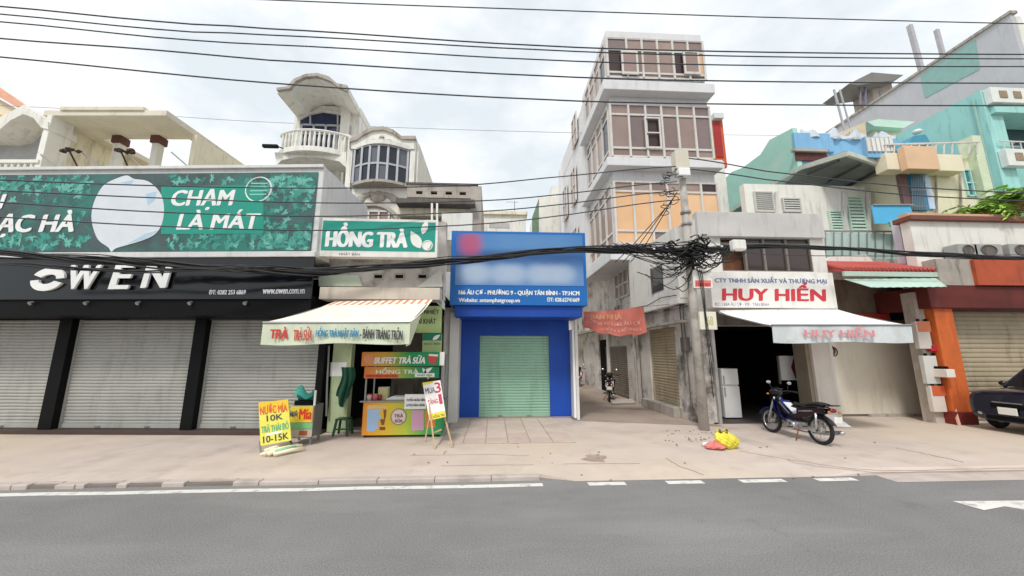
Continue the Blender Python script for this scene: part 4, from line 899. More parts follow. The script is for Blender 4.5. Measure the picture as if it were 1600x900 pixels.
# opened casements at the top floor
for px0, px1 in ((971, 997), (1068, 1093)):
    x0, x1, z0, z1 = rc((px0, 80, px1, 116), TY - .12); mb = MB()
    for a in ((x0, x0 + .1, z0, z1), (x1 - .1, x1, z0, z1), (x0 + .1, x1 - .1, z0, z0 + .12), (x0 + .1, x1 - .1, z1 - .1, z1)): mb.box(a[0], a[1], TY - .16, TY - .09, a[2], a[3])
    c = ob('open_casement', mb, frame_white, tw); ob('pane', MB().box(x0 + .1, x1 - .1, TY - .13, TY - .12, z0 + .12, z1 - .1), glass_brown, c)
x0, x1, z0, z1 = rc((1008, 183, 1033, 232), TY - .12); mb = MB()
for a in ((x0, x0 + .08, z0, z1), (x1 - .08, x1, z0, z1), (x0 + .08, x1 - .08, z0, z0 + .1), (x0 + .08, x1 - .08, z1 - .08, z1), (x0 + .08, x1 - .08, (z0 + z1) / 2 - .03, (z0 + z1) / 2 + .03)): mb.box(a[0], a[1], TY - .14, TY - .09, a[2], a[3])
ob('open_casement', mb, frame_white, tw)
for (yy, a, b) in ((24.0, 12.5, 15.0), (27, 12.5, 15), (24.0, 8.4, 10.6), (26.8, 8.4, 10.8), (23.2, 16.5, 18.6)):
    window(tw, -yy - .7, -yy + .7, a, b, -.02, lin(2), lin(2), frame_white, glass_brown, fr=TA, fw=.08, name='side_window')
ob('side_pilaster', MB(TA).box(-20.9, -20.4, -.1, .2, zu, ztop - .6), tower_wall, tw)
ob('side_pilaster', MB(TA).box(-29, -28.4, -.1, .2, zu, ztop - .8), tower_wall, tw)
# red panel and sliver of the block behind
rd = thing('red_panel_building', 'sliver of a building with a red and orange wall behind the tall glazed block', 'building', (12, 20, .12))
x0, x1, _, _ = rc((1116, 182, 1136, 262), 19); zt1 = Z(1128, 182, 19)
ob('orange_wall', MB().box(x0 + .2, x1, 19.2, 19.6, Z(1128, 258, 19), zt1), mat('orange_wall', (206, 92, 50), .7, .08, 2), rd)
pb('red_window', (1118, 192, 1128, 245), 19.15, 19.2, mat('red_shade', (168, 28, 30), .5, .1, 2), rd)
pb('white_ledge', (1116, 252, 1136, 340), 19.1, 19.5, white_wall, rd); pb('top_cap', (1116, 176, 1131, 184), 18.9, 19.19, tower_wall, rd)
# houses behind the blue shop
bh = thing('flat_roofed_house', 'low white flat roofed house seen just above the blue sign', 'house', (0, 28, .12))
x0, x1, z0, z1 = rc((751, 336, 822, 380), 27)
ob('wall', MB().box(x0, x1, 27, 34, .12, z1), white_wall, bh); ob('coping', MB().box(x0 - .15, x1 + .1, 26.8, 34.2, z1, z1 + .25), cream_wall, bh); pb('window_recess', (764, 348, 796, 356), 26.97, 27.1, mat('pale_grey', (176, 176, 174), .7), bh)
x_, _, z_ = at(804, 333, 28); an = ob('roof_antenna', MB().tube([(x_, 28, z1 + .1), (x_, 28, z1 + 1.6)], .03, 5).bar((x_ - .7, 28, z1 + 1.5), (x_ + .3, 28, z1 + 1.5), .03), steel); tag(an, 'thin television antenna on the low flat roof behind the blue sign', 'antenna')
sh_ = thing('stepped_white_house', 'pale stepped house between the low flat roof and the tall glazed block', 'house', (3, 28, .12))
x0, x1, z0, z1 = rc((842, 308, 880, 380), 30); ob('wall', MB().box(x0, x1 + 1.5, 30, 38, .12, z1), white_wall, sh_)
x0b, x1b, z0b, z1b = rc((862, 291, 884, 330), 31); ob('upper_storey', MB().box(x0b, x1b + 1.5, 31, 37, z1 - .1, z1b), white_wall, sh_)
q = [at(832, 338, 30), at(842, 310, 30), at(842, 365, 30), at(832, 365, 30)]; ob('green_side', MB().prism([(a[0], a[2]) for a in q], 30, 30.4), mat('mossy', (110, 134, 112), .9, .15, 3), sh_)
x0, x1, z0, z1 = rc((876, 340, 886, 368), 29.9); ob('brown_door', MB().box(x0, x1, 29.9, 30, z0, z1), mat('door_brown', (168, 124, 92), .6), sh_)

# ================================================================== alley side
AL = Frame(6.45, 0, -90)
def ay(px, py=560, t=0): return at(px, py, t, AL)[0]
hh = thing('corner_shop', 'two storey white corner shop with an open dark doorway beside the utility pole', 'shop', (8.5, 11.5, .12))
HY = 11.4
zroof = Z(1190, 332, HY)
ob('alley_wall', MB().box(6.45, 6.7, 11.55, 15.9, .12, zroof - .35), dirty_white, hh)
pier1 = ob('alley_pier', MB(AL).box(ay(999), ay(1021), -.14, -.003, .12, 3.75), dirty_white, hh, bevel=.02)
ob('alley_pier', MB(AL).box(ay(1062), -11.5, -.12, -.003, .12, 3.75), peeling, hh, bevel=.02)
ob('alley_lintel', MB(AL).box(ay(1020), ay(1063), -.13, -.004, Z(1040, 513, 0, AL), 3.75), dirty_white, hh)
shutter(hh, ay(1022), ay(1061), .45, Z(1040, 513, 0, AL), -.03, shutter_tan, AL, pitch=.1, name='alley_shutter')
ob('alley_step', MB(AL).box(ay(1018, 640), ay(1072, 650), -.4, -.004, .12, .45), grey_conc, hh, bevel=.02)
lz = Z(1081, 459, -.4, AL)
ob('balcony_ledge', MB(AL).box(-15.9, -11.6, -.4, -.003, lz - .18, lz), old_white, hh, bevel=.015)
ob('upper_alley_wall', MB(AL).box(-15.88, -11.58, -.35, -.003, lz, zroof - .5), old_white, hh)
ob('alley_beam', MB(AL).box(-15.85, -11.55, -.16, -.005, 3.76, lz - .19), peeling, hh)
cz = Z(1075, 499, -.45, AL)
ob('alley_canopy', MB(AL).box(-15.8, -11.5, -.45, -.2, cz - .05, cz + .03), grey_conc, hh)
awd = ob('alley_window', MB(AL).box(ay(1019, 435, -.35), ay(1036, 435, -.35), -.37, -.352, Z(1027, 456, -.35, AL), Z(1027, 416, -.35, AL)), glass_dark, hh)
ob('window_frame', MB(AL).box(ay(1018, 435, -.35), ay(1020, 435, -.35), -.39, -.355, Z(1027, 457, -.35, AL), Z(1027, 415, -.35, AL)), dark_conc, awd)
# tower base along the alley
shutter(tw, ay(949), ay(984), .16, Z(966, 541, 0, AL), -.01, shutter_brown, AL, pitch=.1, name='alley_shutter')
ob('base_pier', MB(AL).box(-17.4, -15.95, -.08, .04, .12, 3.7), dirty_white, tw)
ob('base_pier', MB(AL).box(-20.55, -20.15, -.08, .04, .12, 3.7), white_wall, tw)
ob('dark_doorway', MB(AL).box(-22.0, -20.6, -.02, .04, .14, 3.0), dark_room, tw)
ob('base_pier', MB(AL).box(-26, -22.1, -.06, .04, .12, 3.3), dirty_white, tw)
ob('base_canopy', MB(AL).box(-28, -16.0, -.55, -.1, 3.5, 3.58), grey_conc, tw)
ob('base_beam', MB(AL).box(-28, -15.95, -.1, .03, 3.72, 4.6), peeling, tw)
window(tw, -18.9, -17.0, 5.0, 6.3, 0.03, lin(3), lin(2), frame_white, glass_brown, fr=AL, fw=.08, name='alley_window')
pp2 = ob('cable_conduit', MB(AL).tube([(-16.1, -.2, .12), (-16.1, -.2, 4.5)], .05, 8), grey_conc, tw)
ae = thing('alley_end_house', 'grey house wall closing the far end of the alley', 'house', (4.5, 36, .12))
ob('wall', MB().box(-1, 6.5, 36, 37, .12, 9), white_wall, ae); ob('doorway', MB().box(4.6, 6.0, 35.9, 36, .12, 2.6), mat('blue_grey_door', (96, 120, 130), .6), ae)
# red banner across the alley
bn = thing('red_banner', 'faded red cloth banner with pale lettering hung across the alley mouth', 'banner', (3.8, 11.7, 2.5))
A_, B_, C_, D_ = at(912, 487, 12.6), at(1006, 479, 12.2), at(1011, 520, 12.2), at(913, 513, 12.6)
def bpt(u, v):
    p = lerp(lerp(A_, B_, u), lerp(D_, C_, u), v); sag = .12 * math.sin(math.pi * u) * (.3 + v)
    return (p[0], p[1] + .04 * math.sin(u * 13 + v * 3), p[2] - sag + (.18 * max(0, .22 - u) / .22 * math.sin(v * 3) if v > .5 else 0) + .03 * math.sin(u * 20) * v)
bm_ = mat('banner_red', (196, 110, 96), .8, .12, 2.5, dirt=.5, dcol=(214, 150, 134), streak=False, dscale=2)
bo_ = ob('cloth', MB().sheet(bpt, 30, 8, .006), bm_, bn, smooth=True)
pal = flat('print_fadedpink', (214, 150, 134)); pal2 = flat('print_fadedyellow', (214, 146, 112))
def on_b(u, v, d=.02): p = bpt(u, 1 - v); return (p[0], p[1] - d, p[2])
text_on(on_b, 'BÁN NHÀ', .12, .62, .62, .9, pal2, bo_, .1, d=.02); text_on(on_b, 'HẺM XE HƠI ÂU CƠ', .1, .92, .36, .54, pal, bo_, .08, d=.02); text_on(on_b, 'LIÊN HỆ 0903', .3, .92, .1, .28, pal, bo_, .06, d=.02)
for a, b in ((at(912, 486, 12.6), at(893, 480, 12.7)), (at(1006, 479, 12.2), (6.35, 12.2, Z(1006, 474, 12.2)))): ob('tie_cord', MB().tube([a, b], .012, 5), steel, bn)

# ================================================================== corner shop front
xL, xR = 6.45, X(1290, 400, HY)
ow_x0, ow_x1 = X(1120, 580, HY), X(1263, 580, HY); zdoor = Z(1190, 509, HY)
wx0, wx1, wz0, wz1 = rc((1127, 372, 1268, 424), HY)
mb = MB(); mb.box(xL, wx0, HY, HY + .25, zdoor, zroof - .3); mb.box(wx1, xR, HY, HY + .25, zdoor, zroof - .3); mb.box(wx0, wx1, HY, HY + .252, zdoor, wz0); mb.box(wx0, wx1, HY, HY + .252, wz1, zroof - .3)
ob('front_wall', mb, old_white, hh)
x0, x1, z0, z1 = rc((1090, 332, 1287, 370), HY - .15); ob('parapet', MB().box(x0, x1, HY - .15, HY + .15, z0, z1), mat('parapet_grey', (198, 195, 192), .85, .05, 1.2, dirt=.4, dcol=(140, 134, 128)), hh, bevel=.015)
ob('roof', MB().box(xL + .1, xR, HY + .16, 15.8, zroof - .5, zroof - .3), grey_conc, hh)
ob('right_wall', MB().box(xR - .2, xR, HY + .26, 15.8, .12, zroof - .5), old_white, hh)
window(hh, wx0, wx1, wz0, wz1, HY + .06, [0, .27, .48, .73, 1], [0, .82, 1], mat('frame_dull', (120, 112, 106), .5), lambda i, j: None if (i, j) in ((0, 0), (0, 1)) else flat('pane_dusk', (66, 54, 52), .15), fw=.07, name='upper_window')
ob('brown_backing', MB().box(wx0, wx0 + 1.0, HY + .35, HY + .4, wz0, wz1), mat('brown_room', (116, 72, 48), .8, .3, 3), hh)  # brown room panel seen through the open left window
ob('right_pillar', MB().box(ow_x1 + .12, X(1306, 600, HY - .1), HY - .1, HY + .5, .12, zdoor), mat('pillar_white', (214, 206, 198), .8, .05, 1.5, dirt=.3, dcol=(160, 146, 132)), hh, bevel=.02)
ob('door_jamb', MB().box(ow_x1, ow_x1 + .118, HY, HY + .5, .12, zdoor), mat('jamb_tan', (150, 138, 120), .8), hh)
ob('left_pier', MB().box(xL, ow_x0 - .06, HY, HY + .14, .12, zdoor), peeling, hh)
ob('steel_post', MB().box(ow_x0 - .12, ow_x0 - .03, HY - .1, HY - .01, .12, zdoor), mat('post_grey', (156, 154, 150), .6, .1, 4, dirt=.4, dcol=(100, 96, 92)), hh)
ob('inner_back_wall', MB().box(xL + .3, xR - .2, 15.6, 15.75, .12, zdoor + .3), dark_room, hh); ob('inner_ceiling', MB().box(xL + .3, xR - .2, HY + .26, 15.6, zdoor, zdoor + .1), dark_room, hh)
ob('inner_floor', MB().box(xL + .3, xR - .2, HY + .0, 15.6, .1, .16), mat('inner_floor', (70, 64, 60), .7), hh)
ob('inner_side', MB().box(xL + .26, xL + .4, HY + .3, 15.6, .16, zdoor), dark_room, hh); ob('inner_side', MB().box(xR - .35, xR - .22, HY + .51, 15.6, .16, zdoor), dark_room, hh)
ob('dark_fascia', MB().box(ow_x0 - .05, X(1225, 498, HY - .05), HY - .06, HY - .003, zdoor, Z(1170, 488, HY)), dark_conc, hh)
fr_ = thing('refrigerator', 'white two door refrigerator just inside the corner shop', 'refrigerator', (X(1142, 640, 11.9), 11.9, .16))
x0, x1, z0, z1 = rc((1130, 576, 1156, 648), 11.95); zsp = Z(1143, 602, 11.95)
fm_ = mat('fridge_white', (206, 206, 206), .35, .03, 2, bump=0)
ob('cabinet', MB().box(x0, x1, 12.0, 12.55, .2, z1), fm_, fr_, bevel=.015); d1 = ob('freezer_door', MB().box(x0, x1, 11.95, 11.995, zsp + .015, z1), fm_, fr_, bevel=.015); d2 = ob('fridge_door', MB().box(x0, x1, 11.95, 11.995, .2, zsp - .03), fm_, fr_, bevel=.015)
for d_, za_, zb_ in ((d1, zsp + .05, zsp + .3), (d2, zsp - .35, zsp - .06)): ob('handle', MB().box(x0 + .04, x0 + .07, 11.92, 11.948, za_, zb_), steel, d_)
for a in (x0 + .06, x1 - .06): ob('foot', MB().tube([(a, 12.1, .16), (a, 12.1, .2)], .03, 8), black_rubber, fr_)
wbd = thing('white_notice_board', 'hanging white panel with dark red print inside the corner shop doorway', 'panel', (9.3, 12.6, 1.2))
pb('panel', (1219, 556, 1246, 594), 12.3, 12.34, white_plastic, wbd); shape('print', [(1240, 558), (1252, 562), (1253, 585), (1243, 592), (1236, 574)], 12.29, flat('print_maroon', (120, 40, 60)), wbd)
ob('panel_frame', MB().bar(at(1215, 556, 12.28), at(1219, 600, 12.28), .05), steel, wbd)
# main sign
hs = thing('corner_shop_sign', 'white sign box with bold red HUY HIỂN lettering on the corner shop', 'sign', (8.6, 11, 3.2))
SY2 = 10.95
sgb = pb('sign_box', (1111, 425, 1305, 481), SY2, SY2 + .35, sign_white, hs, bevel=.015)
text('sign_text', 'CTY TNHH SẢN XUẤT VÀ THƯƠNG MẠI', (1117, 432, 1291, 444), SY2, flat('ink_slate', (110, 122, 160)), sgb, bold=.08)
text('sign_letter', 'HUY HIỂN', (1128, 441, 1289, 470), SY2, flat('ink_crimson', (202, 52, 62)), sgb, bold=.11, shear=.08, split=True)
text('sign_text', 'ĐC: 168A ÂU CƠ - P.9 - TÂN BÌNH', (1117, 472, 1201, 478), SY2, flat('ink_slate', (0, 0, 0)), sgb)
s1 = thing('small_red_light_box', 'small white light box with red print left of the corner shop sign', 'sign', (6.6, 10.8, 3.6)); o = pb('sign_box', (1083, 422, 1113, 450), 10.35, 10.55, sign_white, s1, bevel=.01); shape('red_print', [(1086, 438), (1111, 438), (1111, 448), (1086, 448)], 10.35, flat('print_salmon', (220, 120, 110)), o); text('box_text', 'Hoa sen', (1088, 440, 1109, 447), 10.346, red_i, o, bold=.08)
s2 = thing('number_light_box', 'small pale house number box below the corner shop sign', 'sign', (6.6, 10.8, 2.9)); o = pb('sign_box', (1094, 487, 1120, 515), 10.35, 10.5, mat('pale_box', (222, 220, 202), .5, .04), s2, bevel=.01); text('box_text', '168', (1101, 494, 1114, 508), 10.35, flat('ink_gold', (196, 186, 130)), o, bold=.06)
# white awning
wa = thing('white_awning', 'white retractable awning with faded red lettering on its valance', 'awning', (8.5, 10, 2.9))
BL, BR, FL, FR = at(1124, 487, SY2 + .1), at(1307, 483, SY2 + .1), at(1206, 508, 8.95), at(1424, 508, 8.95)
wcv = mat('canvas_white', (240, 240, 240), .8, .02, 1.5, bump=.05)
ob('canvas', MB().sheet(aw_pt, 30, 8, .01), wcv, wa, smooth=True)
vm2 = mat('valance_plastic', (206, 212, 212), .35, .06, 6, dirt=.4, dcol=(160, 168, 172), streak=False, dscale=3)
vh = Z(1310, 509, 8.95) - Z(1310, 536, 8.95)
va2 = ob('valance', MB().sheet(val(FL, FR, vh, .04, .02), 44, 5, .006), vm2, wa, smooth=True)
text('valance_text', 'HUY HIỂN', (1257, 510, 1365, 526), 8.88, flat('ink_faded', (212, 140, 146)), va2, bold=.14)
ob('front_bar', MB().tube([FL, FR], .025, 8), steel, wa); 
for a, b in ((BL, FL), (BR, FR)): ob('arm', MB().tube([(a[0], a[1], a[2] - .06), (b[0], b[1], b[2] - .04)], .02, 6), steel, wa)
ob('roller_tube', MB().tube([BL, BR], .05, 8), sign_white, wa)
# ================================================================== garage, tiled canopy roof
gg = thing('garage_house', 'beige walled garage house with red tiled canopy roof and pale green awning', 'house', (13, 12.6, .12))
GY = 12.45
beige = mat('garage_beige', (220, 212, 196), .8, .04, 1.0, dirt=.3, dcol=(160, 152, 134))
gx0, gx1 = X(1305, 600, GY), X(1446, 600, GY); zg = Z(1380, 536, GY)
ob('garage_door', MB().box(gx0, gx1, GY, GY + .15, .2, zg + .3), beige, gg); ob('door_track', MB().box(gx0 + 1, gx1 + .3, GY - .12, GY - .01, .12, .2), grey_conc, gg)
ob('right_jamb', MB().box(gx1, X(1465, 600, GY), GY - .1, GY + .3, .12, zg + 1), mat('jamb_grey', (138, 130, 116), .8, .1), gg)
ob('upper_wall', MB().box(gx0 - .3, X(1466, 500, GY), GY + .02, GY + .3, zg + .3, Z(1380, 432, GY)), mat('brownish_wall', (120, 108, 94), .85, .15, 2, dirt=.5, dcol=(80, 66, 54)), gg)  # dark brownish wall colour above the garage door
pb('red_notice', (1335, 490, 1390, 500), GY - .05, GY, mat('red_sign', (170, 50, 44), .6, .1), gg); pb('dark_box', (1400, 484, 1428, 500), GY - .2, GY, black_paint, gg)
mb = MB(); x_, _, z_ = at(1297, 548, GY - .4); mb.torus((x_, GY - .4, z_), .16, .16, .035, 14, 6).torus((x_ + .12, GY - .4, z_ - .03), .13, .15, .02, 14, 6)
tag(ob('hanging_coil', mb, mat('coil_brown', (70, 40, 40), .7)), 'dark coil hanging at the top of the white pillar by the garage', 'coil')
rt, rb_ = Z(1380, 408, 11.6), Z(1380, 424, 11.0)
rx0, rx1 = X(1298, 416, 11.3), X(1462, 416, 11.3)
tile_red = mat('tile_red', (188, 84, 76), .7, .12, 4, dirt=.3, dcol=(120, 60, 52))
tr = ob('tiled_roof', MB().hexa([(rx0, 10.9, rb_ - .06), (rx1, 10.9, rb_ - .06), (rx1, 10.9, rb_), (rx0, 10.9, rb_), (rx0 + .3, 12.4, rt - .1), (rx1 - .8, 12.4, rt - .1), (rx1 - .8, 12.4, rt + .1), (rx0 + .3, 12.4, rt + .1)]), tile_red, gg)
nt_ = 26
for k in range(nt_):
    a = rx0 + (rx1 - rx0) * (k + .5) / nt_; b = rx0 + .3 + (rx1 - 1.1 - rx0) * (k + .5) / nt_
    ob('roof_tile', MB().tube([(a, 10.85, rb_ + .03), (b, 12.4, rt + .13)], .07, 6), tile_red, tr)
q = [(rx0 - .1, rb_ - .02), (rx0 + 1.2, rt + .32), (rx0 + 2.6, rt + .42), (rx1 - .4, rb_ + .1), (rx1 - .1, rb_ - .05)]; ob('white_gable', MB().prism([(a, b + .05) for a, b in q], 12.45, 12.6), white_wall, gg)
ob('eave_board', MB().box(rx0 - .05, rx1 + .05, 10.82, 10.9, rb_ - .2, rb_ - .05), mat('pale_mint', (186, 200, 188), .6, .05), gg)
am = mat('awning_mint', (188, 214, 200), .4, .05, 1.5)
mb = MB(); pa, pb_, pc, pd_ = at(1318, 436, 10.9), at(1462, 434, 10.9), at(1480, 448, 9.9), at(1362, 449, 9.9)
mb.sheet(lambda u, v: (lambda p: (p[0], p[1], p[2] + .006 * math.sin(u * 60)))(lerp(lerp(pa, pb_, u), lerp(pd_, pc, u), v)), 60, 2, .01); ob('mint_awning', mb, am, gg)
# ================================================================== orange shop
og = thing('orange_shop', 'orange pillared shop with a dull tan roller shutter at the right edge', 'shop', (14, 11, .12))
OY = 10.9
orange = mat('orange_paint', (200, 98, 40), .75, .14, 2, dirt=.65, dcol=(140, 50, 30), dlo=.48, dhi=.7); red_d = mat('dark_red_paint', (100, 36, 30), .75, .18, 1.5, dirt=.5, dcol=(60, 26, 22))
ox0, ox1 = X(1474, 560, OY), X(1504, 560, OY)
ob('pillar', MB().box(ox0, ox1, OY, OY + .3, .12, Z(1480, 470, OY)), orange, og, bevel=.02)
ob('pillar_foot', MB().box(ox0 - .04, ox1 + .05, OY - .05, OY + .35, .12, .5), mat('maroon', (120, 40, 30), .7, .2, 4), og, bevel=.02)
sx0_ = ox1 + .1
zsh = Z(1540, 487, 11.5); shutter(og, ox1 - .02, 24, .14, zsh, 11.5, shutter_tan, pitch=.15)
ob('side_wall', MB().box(ox1 - .1, ox1 - .03, OY + .31, 11.8, .12, zsh + .4), orange, og)
bz0, bz1 = Z(1530, 482, OY), Z(1530, 448, OY)
ob('beam', MB().box(X(1452, 465, OY - .1), 24, OY - .1, 13.4, bz0, bz1), red_d, og, bevel=.02)
ob('fascia', MB().box(X(1525, 425, OY - .2), 24, OY - .2, OY + .3, bz1 + .02, Z(1560, 406, OY - .2)), mat('orange_fascia', (182, 82, 48), .7, .14, 1.5, dirt=.6, dcol=(120, 52, 36)), og)
ob('fascia_left', MB().box(X(1466, 425, OY - .1), X(1524, 425, OY - .1), OY - .1, OY + .3, bz1 + .02, Z(1500, 406, OY)), grey_conc, og)
pr_ = thing('white_parapet_house', 'upper white parapet wall with brown coping and air conditioners above the orange shop', 'house', (15, 11.5, 4))
WY = 11.2
x0, x1, z0, z1 = rc((1427, 347, 1600, 406), WY); ob('parapet', MB().box(x0, 26, WY, WY + .3, bz1 + .1, z1), white_wall, pr_); ob('roof_deck', MB().box(x0 + .1, 26, WY + .3, 13.4, bz1 + .4, bz1 + .6), grey_conc, pr_); ob('coping', MB().box(x0 - .1, 26, WY - .15, WY + .45, z1, z1 + .17), mat('coping_brown', (116, 72, 60), .8, .12, 3), pr_, bevel=.02); ob('coping_top', MB().box(x0 + .1, 26, WY + .1, WY + .4, z1 + .17, z1 + .34), mat('peach_top', (212, 170, 140), .8), pr_)
ob('side_pier', MB().box(X(1408, 370, 11.7), X(1430, 370, 11.7), 11.7, 11.95, 3.0, Z(1418, 342, 11.7)), mat('lilac_white', (206, 208, 220), .8, .04), pr_)
for px, w_ in ((1513, 15), (1545, 22), (1596, 18)):
    x0, x1, z0, z1 = rc((px - w_ / 1, 381, px + w_ / 1, 401), WY - .45)
    ac = thing('air_conditioner', {1513: 'smaller air conditioner unit, leftmost on the white parapet wall', 1545: 'grey air conditioner unit in the middle of the white parapet wall', 1596: 'air conditioner unit on the white parapet wall at the right edge'}[px], 'air conditioner', (x0, WY - .3, z0), 'air conditioners on the parapet')
    ob('casing', MB().box(x0, x1, WY - .45, WY - .05, z0, z1), mat('ac_grey', (160, 160, 156), .5), ac, bevel=.02); mb = MB().torus(((x0 + x1) / 2, WY - .46, (z0 + z1) / 2), (x1 - x0) * .28, (z1 - z0) * .38, .02, 20, 5)
    ob('fan_grille', mb, dark_conc, ac); ob('fan_disc', MB().prism(disc((x0 + x1) / 2, (z0 + z1) / 2, (x1 - x0) * .27, (z1 - z0) * .36), WY - .455, WY - .449), dark_conc, ac)
    ob('bracket', MB().box(x0 + .05, x1 - .05, WY - .42, WY, z0 - .05, z0), steel, ac)

# conduits and clutter on the alley corner
for k, (s_, za, zb_) in enumerate(((-11.75, .3, 3.9), (-11.95, 1.2, 4.4), (-15.6, .2, 4.2), (-13.0, 3.85, 4.4))):
    ob('conduit', MB(AL).tube([(s_, -.18 - .03 * (k % 2), za), (s_ + .03, -.2, (za + zb_) / 2), (s_, -.2, zb_)], .022, 6), dark_conc, hh)
ob('wall_cable', MB(AL).tube([(-15.8, -.22, 3.95), (-14.5, -.24, 3.8), (-13.2, -.22, 3.9), (-11.6, -.24, 3.82)], .018, 5), black_paint, hh)
ob('wall_cable', MB(AL).tube([(-15.8, -.4, lz + .15), (-14, -.41, lz + .05), (-12.8, -.41, lz + .18), (-11.7, -.41, lz + .1)], .015, 5), black_paint, hh)
ob('meter_box', MB(AL).box(-11.9, -11.62, -.3, -.12, 2.3, 2.75), dark_conc, hh, bevel=.02)

# ================================================================== houses at upper right
tl_m = mat('teal_wall', (168, 216, 202), .8, .06, .8, dirt=.7, dcol=(196, 214, 204), streak=False, dscale=.35); tl_m2 = mat('teal_wall_b', (160, 212, 206), .8, .05, .8, dirt=.55, dcol=(112, 170, 164))
pale_mint = mat('mint_wall', (206, 222, 212), .8, .05, 1); sky_blue = mat('blue_wall', (128, 178, 216), .8, .06, 1, dirt=.4, dcol=(96, 136, 170))
def side_house(name, lab, corner, Y0, Y1, m, loc_cat='house', X1=6, top=None):
    """a house whose left side wall faces the alley: corner is the top front-left pixel"""
    x_, _, z_ = at(*corner, Y0); h = thing(name, lab, loc_cat, (x_, Y0, .12)); return h, x_, z_
th, hx, hz = side_house('teal_side_house', 'house with a long stepped teal side wall and blue front behind the corner shop', (1238, 200), 17, 24, tl_m)
mb = MB(); prof = [(17, .12), (17, hz), (18.6, hz + .3), (19.4, hz - .15), (21, hz - .15), (22, hz + .1), (24.5, hz - .2), (24.5, .12)]
mb.prism(prof, hx, hx + .25, 'x'); ob('side_wall', mb, tl_m, th)
ob('body', MB().box(hx + .26, hx + 6, 17.05, 24, .12, hz - .5), sky_blue, th)
pb('blue_front', (1242, 208, 1302, 236), 16.9, 17.04, sky_blue, th); pb('opening', (1244, 234, 1292, 251), 16.95, 17.03, mat('maroon_room', (92, 50, 48), .8, .3, 3), th)
x0, x1, z0, z1 = rc((1240, 232, 1296, 236), 16.8); ob('lintel', MB().box(x0, x1, 16.8, 17.0, z0, z1), grey_conc, th)
ob('torn_sheeting', MB().sheet(lambda u, v: (hx + .3 + 5.2 * u, 16.9 + .1 * math.sin(u * 30), hz - .55 + v * (.3 + .16 * math.sin(u * 23) + .1 * math.sin(u * 57))), 40, 2, .02), mat('sheeting', (206, 214, 222), .7, .1, 3), th)
# white louvred upper house under the metal canopy
lv = thing('louvred_house', 'white upper house with pale green louvred shutters under a metal canopy', 'house', (12, 14.8, .12))
LY = 14.8
x0, x1, z0, z1 = rc((1170, 296, 1362, 420), LY)
ob('wall', MB().box(x0, x1, LY, LY + .3, 5.5, z1 + .2), white_wall, lv)
def louvre(r, t, m, name='louvred_shutter', n=9, parent=lv):
    x0, x1, z0, z1 = rc(r, t); mb = MB(); f = .06
    for a in ((x0, x0 + f, z0, z1), (x1 - f, x1, z0, z1), (x0 + f, x1 - f, z0, z0 + f), (x0 + f, x1 - f, z1 - f, z1)): mb.box(a[0], a[1], t - .08, t, a[2], a[3])
    o = ob(name, mb, m, parent); 
    for k in range(n):
        z = z0 + f + (z1 - z0 - 2 * f) * (k + .5) / n; h = (z1 - z0) / n * .35
        ob('slat', MB().hexa([(x0 + f, t - .07, z - h), (x1 - f, t - .07, z - h), (x1 - f, t - .055, z - h), (x0 + f, t - .055, z - h), (x0 + f, t - .02, z + h), (x1 - f, t - .02, z + h), (x1 - f, t - .005, z + h), (x0 + f, t - .005, z + h)]), m, o)
mint = mat('louvre_mint', (188, 212, 196), .6, .05, 2); greyl = mat('louvre_grey', (192, 193, 188), .6, .06, 2)
louvre((1178, 300, 1208, 332), LY - .02, greyl); louvre((1222, 310, 1250, 332), LY - .02, greyl, n=5)
louvre((1297, 330, 1318, 384), LY - .02, mint, n=12); louvre((1326, 308, 1352, 384), LY - .02, mint, n=14)
for px in (1213, 1320, 1357): ob('post', MB().bar(at(px, 400, LY - .1), at(px, 300, LY - .1), .12), frame_white, lv)
gl_ = ob('glass_rail', MB().box(X(1290, 385, 13.6), X(1412, 385, 13.6), 13.6, 13.63, Z(1350, 404, 13.6), Z(1350, 365, 13.6)), mat('pale_glass', (176, 196, 190), .15, .05), lv)
ob('hand_rail', MB().bar(at(1288, 361, 13.6), at(1414, 362, 13.6), .06), steel, gl_)
ob('roof_deck', MB().box(11, X(1414, 400, 13.5), 13.5, LY + .1, 5.2, Z(1350, 405, 13.6)), grey_conc, lv)
cn = thing('metal_canopy', 'large tilted metal canopy with dark ribs under its grey sheets', 'canopy', at(1320, 260, 14))
cp = [at(1324, 240, 13.2), at(1401, 266, 13.8), at(1357, 296, 16.2), at(1216, 298, 16.8), at(1253, 262, 15.4)]
mb = MB().quad(*cp); mb.quad(*[(a, b, c + .14) for a, b, c in cp])
mb.add([p for a in cp for p in (a, (a[0], a[1], a[2] + .14))], [(2 * i, 2 * i + 1, (2 * i + 3) % 10, (2 * i + 2) % 10) for i in range(5)])
ob('sheet', mb, mat('canopy_grey', (132, 138, 132), .6, .08, 1.5), cn)
rbm = mat('canopy_rib', (56, 66, 62), .6)
for a, b in (((1262, 270, 15.3), (1310, 249, 13.6)), ((1290, 284, 15.6), (1345, 255, 13.5)), ((1320, 292, 15.9), (1376, 262, 13.7)), ((1345, 296, 16.1), (1394, 268, 13.8)), ((1219, 297, 16.6), (1356, 295, 16.1))):
    pa, q_ = at(*a), at(*b); ob('rib', MB().bar((pa[0], pa[1], pa[2] - .05), (q_[0], q_[1], q_[2] - .05), .09), rbm, cn)
edge = mat('canopy_edge', (196, 202, 190), .6)
for i, j in ((4, 0), (0, 1)): ob('edge_trim', MB().bar(cp[i], cp[j], .12, .2), edge, cn)
